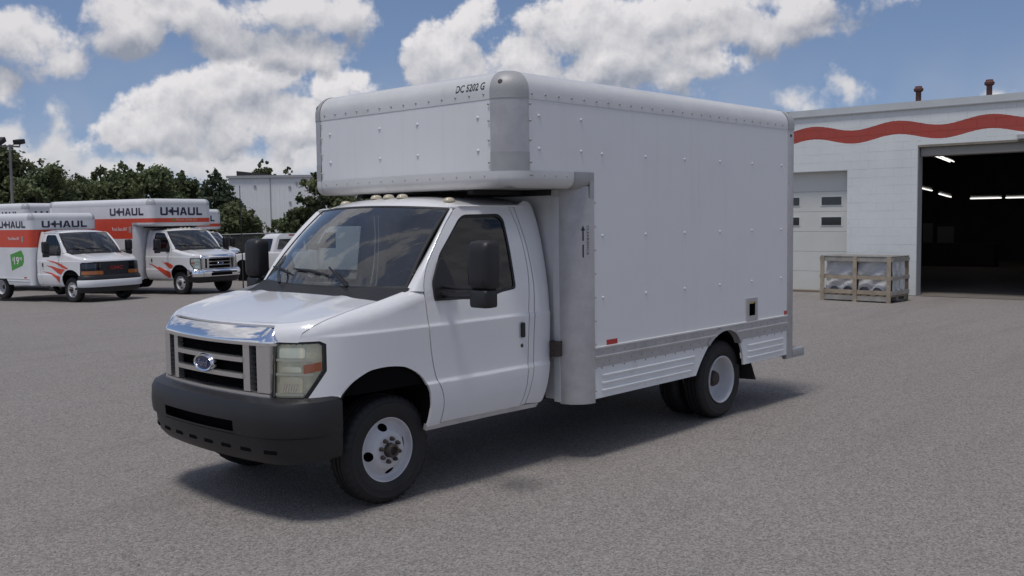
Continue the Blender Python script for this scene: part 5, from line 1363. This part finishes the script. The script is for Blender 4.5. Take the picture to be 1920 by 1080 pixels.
    # fluorescent fixtures in the bay
    TU = mat('tube_light', (.9, .9, .9), .5, emit=((1., .97, .92), 1.5)); FX = mat('fixture_white', (.5, .5, .5), .6)
    def fixture(a, b):
        a, b = Vector(a), Vector(b); d = (b-a).normalized(); n = Vector((-d.y, d.x, 0))*.07
        f = MB().tube([a+Vector((0, 0, .06)), b+Vector((0, 0, .06))], .05, 4).build('light_fixture', FX, t)
        for q in (n, -n): MB().tube([a+q, b+q], .022, 6).build('light_tube', TU, f)
    fixture((.42, 13.3, 2.42), (1.40, 13.3, 2.42)); fixture((1.56, 13.3, 2.42), (2.55, 13.3, 2.42))
    fixture((-.21, 11.2, 3.90), (-.65, 13.7, 3.90)); fixture((-.70, 14.0, 3.90), (-1.15, 16.6, 3.90))
    fixture((-1.06, 12.5, 2.83), (-.66, 12.5, 2.72)); fixture((-.41, 12.5, 2.60), (-.02, 12.5, 2.48))
    bx('wall_board', mat('board_grey', (.20, .19, .18), .7), t, -1.25, -.91, 13.5, 13.56, .86, 1.56)
    bx('wall_board', mat('board_grey', (.20, .19, .18), .7), t, -.74, -.18, 13.5, 13.56, .86, 1.44)
    bx('bench', mat('bench_dark', (.05, .045, .04), .8), t, -1.6, 1.2, 13.4, 14.0, .012, .84)
    return t
garage()

# ------------------------------------------------------------------ crate by the wall
def crate():
    t = tag(empty('pallet_crate', (-16.70, -3.12, 0), math.atan2(1.62, .07)), 'open wooden crate on a pallet, filled with goods wrapped in plastic film', 'crate')
    WD = mat('raw_lumber', (.34, .28, .205), .75, var=.25, vscale=6, bump=.2, bscale=40); WG = mat('grey_lumber', (.30, .28, .25), .8, var=.25, vscale=6)
    w_, d, h = .77, .78, .99                     # local x along the front, y away from the viewer
    for x in (-w_, 0, w_):
        for y in ((0, d) if x else (0, d)):
            bx('crate_post', WD, t, x-.045, x+.045, *((-.065, -.043) if y == 0 else (d+.043, d+.065)), 0, h)
    for y in (-.032, d+.032):
        for z, hh in ((h-.10, .09), (.50, .08), (.17, .09)):
            bx('crate_rail', WG if z > .8 else WD, t, -w_-.05, w_+.05, y-.010, y+.010, z, z+hh)
    for x in (-w_-.062, w_+.062):
        for z, hh in ((h-.10, .09), (.50, .08), (.17, .09)):
            bx('crate_side_rail', WG, t, x-.010, x+.010, -.04, d+.04, z, z+hh)
    for k in range(9):
        x = -w_+.02+k*(2*w_-.04)/8
        bx('pallet_board', WD, t, x-.06, x+.06, -.02, d+.02, .13, .15)
    for y in (.0, d/2, d): bx('pallet_runner', WG, t, -w_, w_, y-.045, y+.045, .03, .13)
    for k in range(6):
        y = k*d/5; bx('crate_top_board', WG, t, -w_-.05, w_+.05, y-.05, y+.05, h+.001, h+.02)
    film = D.materials.new('plastic_film'); film.use_nodes = True; g = G(film.node_tree); p = g.n['Principled BSDF']
    tt = g.new('ShaderNodeTexCoord').outputs['Object']
    p.inputs['Base Color'].default_value = c3(.58, .575, .57); p.inputs['Roughness'].default_value = .35
    g.put(p.inputs['Alpha'], g.mr(g.noise(tt, 3., 4, .6), .35, .65, .85, 1.0))
    b = g.new('ShaderNodeBump'); b.inputs['Strength'].default_value = .9; b.inputs['Distance'].default_value = .03
    g.put(b.inputs['Height'], g.noise(tt, 9, 4, .6, 1.2)); g.put(p.inputs['Normal'], b.outputs[0])
    GD = mat('packed_goods', (.20, .19, .20), .8, var=.4, vscale=5)
    rg = random.Random(3)
    for x0, x1, z0, z1 in ((-.73, -.03, .16, .52), (.03, .73, .16, .50), (-.73, -.02, .55, .92), (.02, .73, .55, .93)):
        gd = bx('packed_goods', GD, t, x0+.03, x1-.03, .09, d-.08, z0, z1-.04, bevel=.03)
        rows = []
        for i in range(15):
            u = i/14; x = x0+(x1-x0)*u; row = []
            for j in range(11):
                q = j/10; zlow = z0+.02+(.13*abs(math.sin(u*7+x0*5))+.03*rg.random() if z0 < .3 else .0)
                z = z1+.01-(z1-zlow)*q; row.append((x, .055+.022*math.sin(u*9+q*5)+.012*rg.random()-.01*q, z))
            row.insert(0, (x, d*.6, z1+.012)); row.insert(0, (x, d-.03, z1)); rows.append(row)
        MB().grid(rows).build('plastic_wrap', film, gd, angle=70)
    for sg in (1,):
        rows = [[(w_+.02+.03*math.sin(i*1.7)+.02*rg.random(), .05+(d-.1)*i/10, .2+.72*j/6+.03*rg.random()) for j in range(7)] for i in range(11)]
        MB().grid(rows).build('plastic_wrap', film, t, angle=70)
    return t
crate()

# ------------------------------------------------------------------ loose stones on the yard
def stones(n=2600):
    rg = np.random.default_rng(9); base = np.array([(1, 0, 0), (-1, 0, 0), (0, 1, 0), (0, -1, 0), (0, 0, .8), (0, 0, -.4)], float)
    fc = [(0, 2, 4), (2, 1, 4), (1, 3, 4), (3, 0, 4), (2, 0, 5), (1, 2, 5), (3, 1, 5), (0, 3, 5)]; vs = []; fs = []
    for k in range(n):
        d = 2.6+11*rg.random()**1.3; a = YAW+(rg.random()-.5)*1.35; x, y = CAM[0]+d*math.cos(a), CAM[1]+d*math.sin(a)
        sz = .0025+.006*rg.random()**3; r3 = base*sz*(.6+.8*rg.random((6, 1))); th = rg.random()*6.3
        R_ = np.array([[math.cos(th), -math.sin(th), 0], [math.sin(th), math.cos(th), 0], [0, 0, 1]])
        o = len(vs); vs += [tuple(q) for q in (r3 @ R_.T)+np.array([x, y, gz(y)+sz*.25])]; fs += [tuple(i+o for i in f) for f in fc]
    me = D.meshes.new('loose_stones'); me.from_pydata(vs, [], fs)
    o = mesh_obj('loose_stones', me, mat('stone_mix', (.24, .22, .195), .9, var=.6, vscale=9), None, 'stuff')
    tag(o, 'small loose stones scattered over the asphalt', 'gravel')
stones()
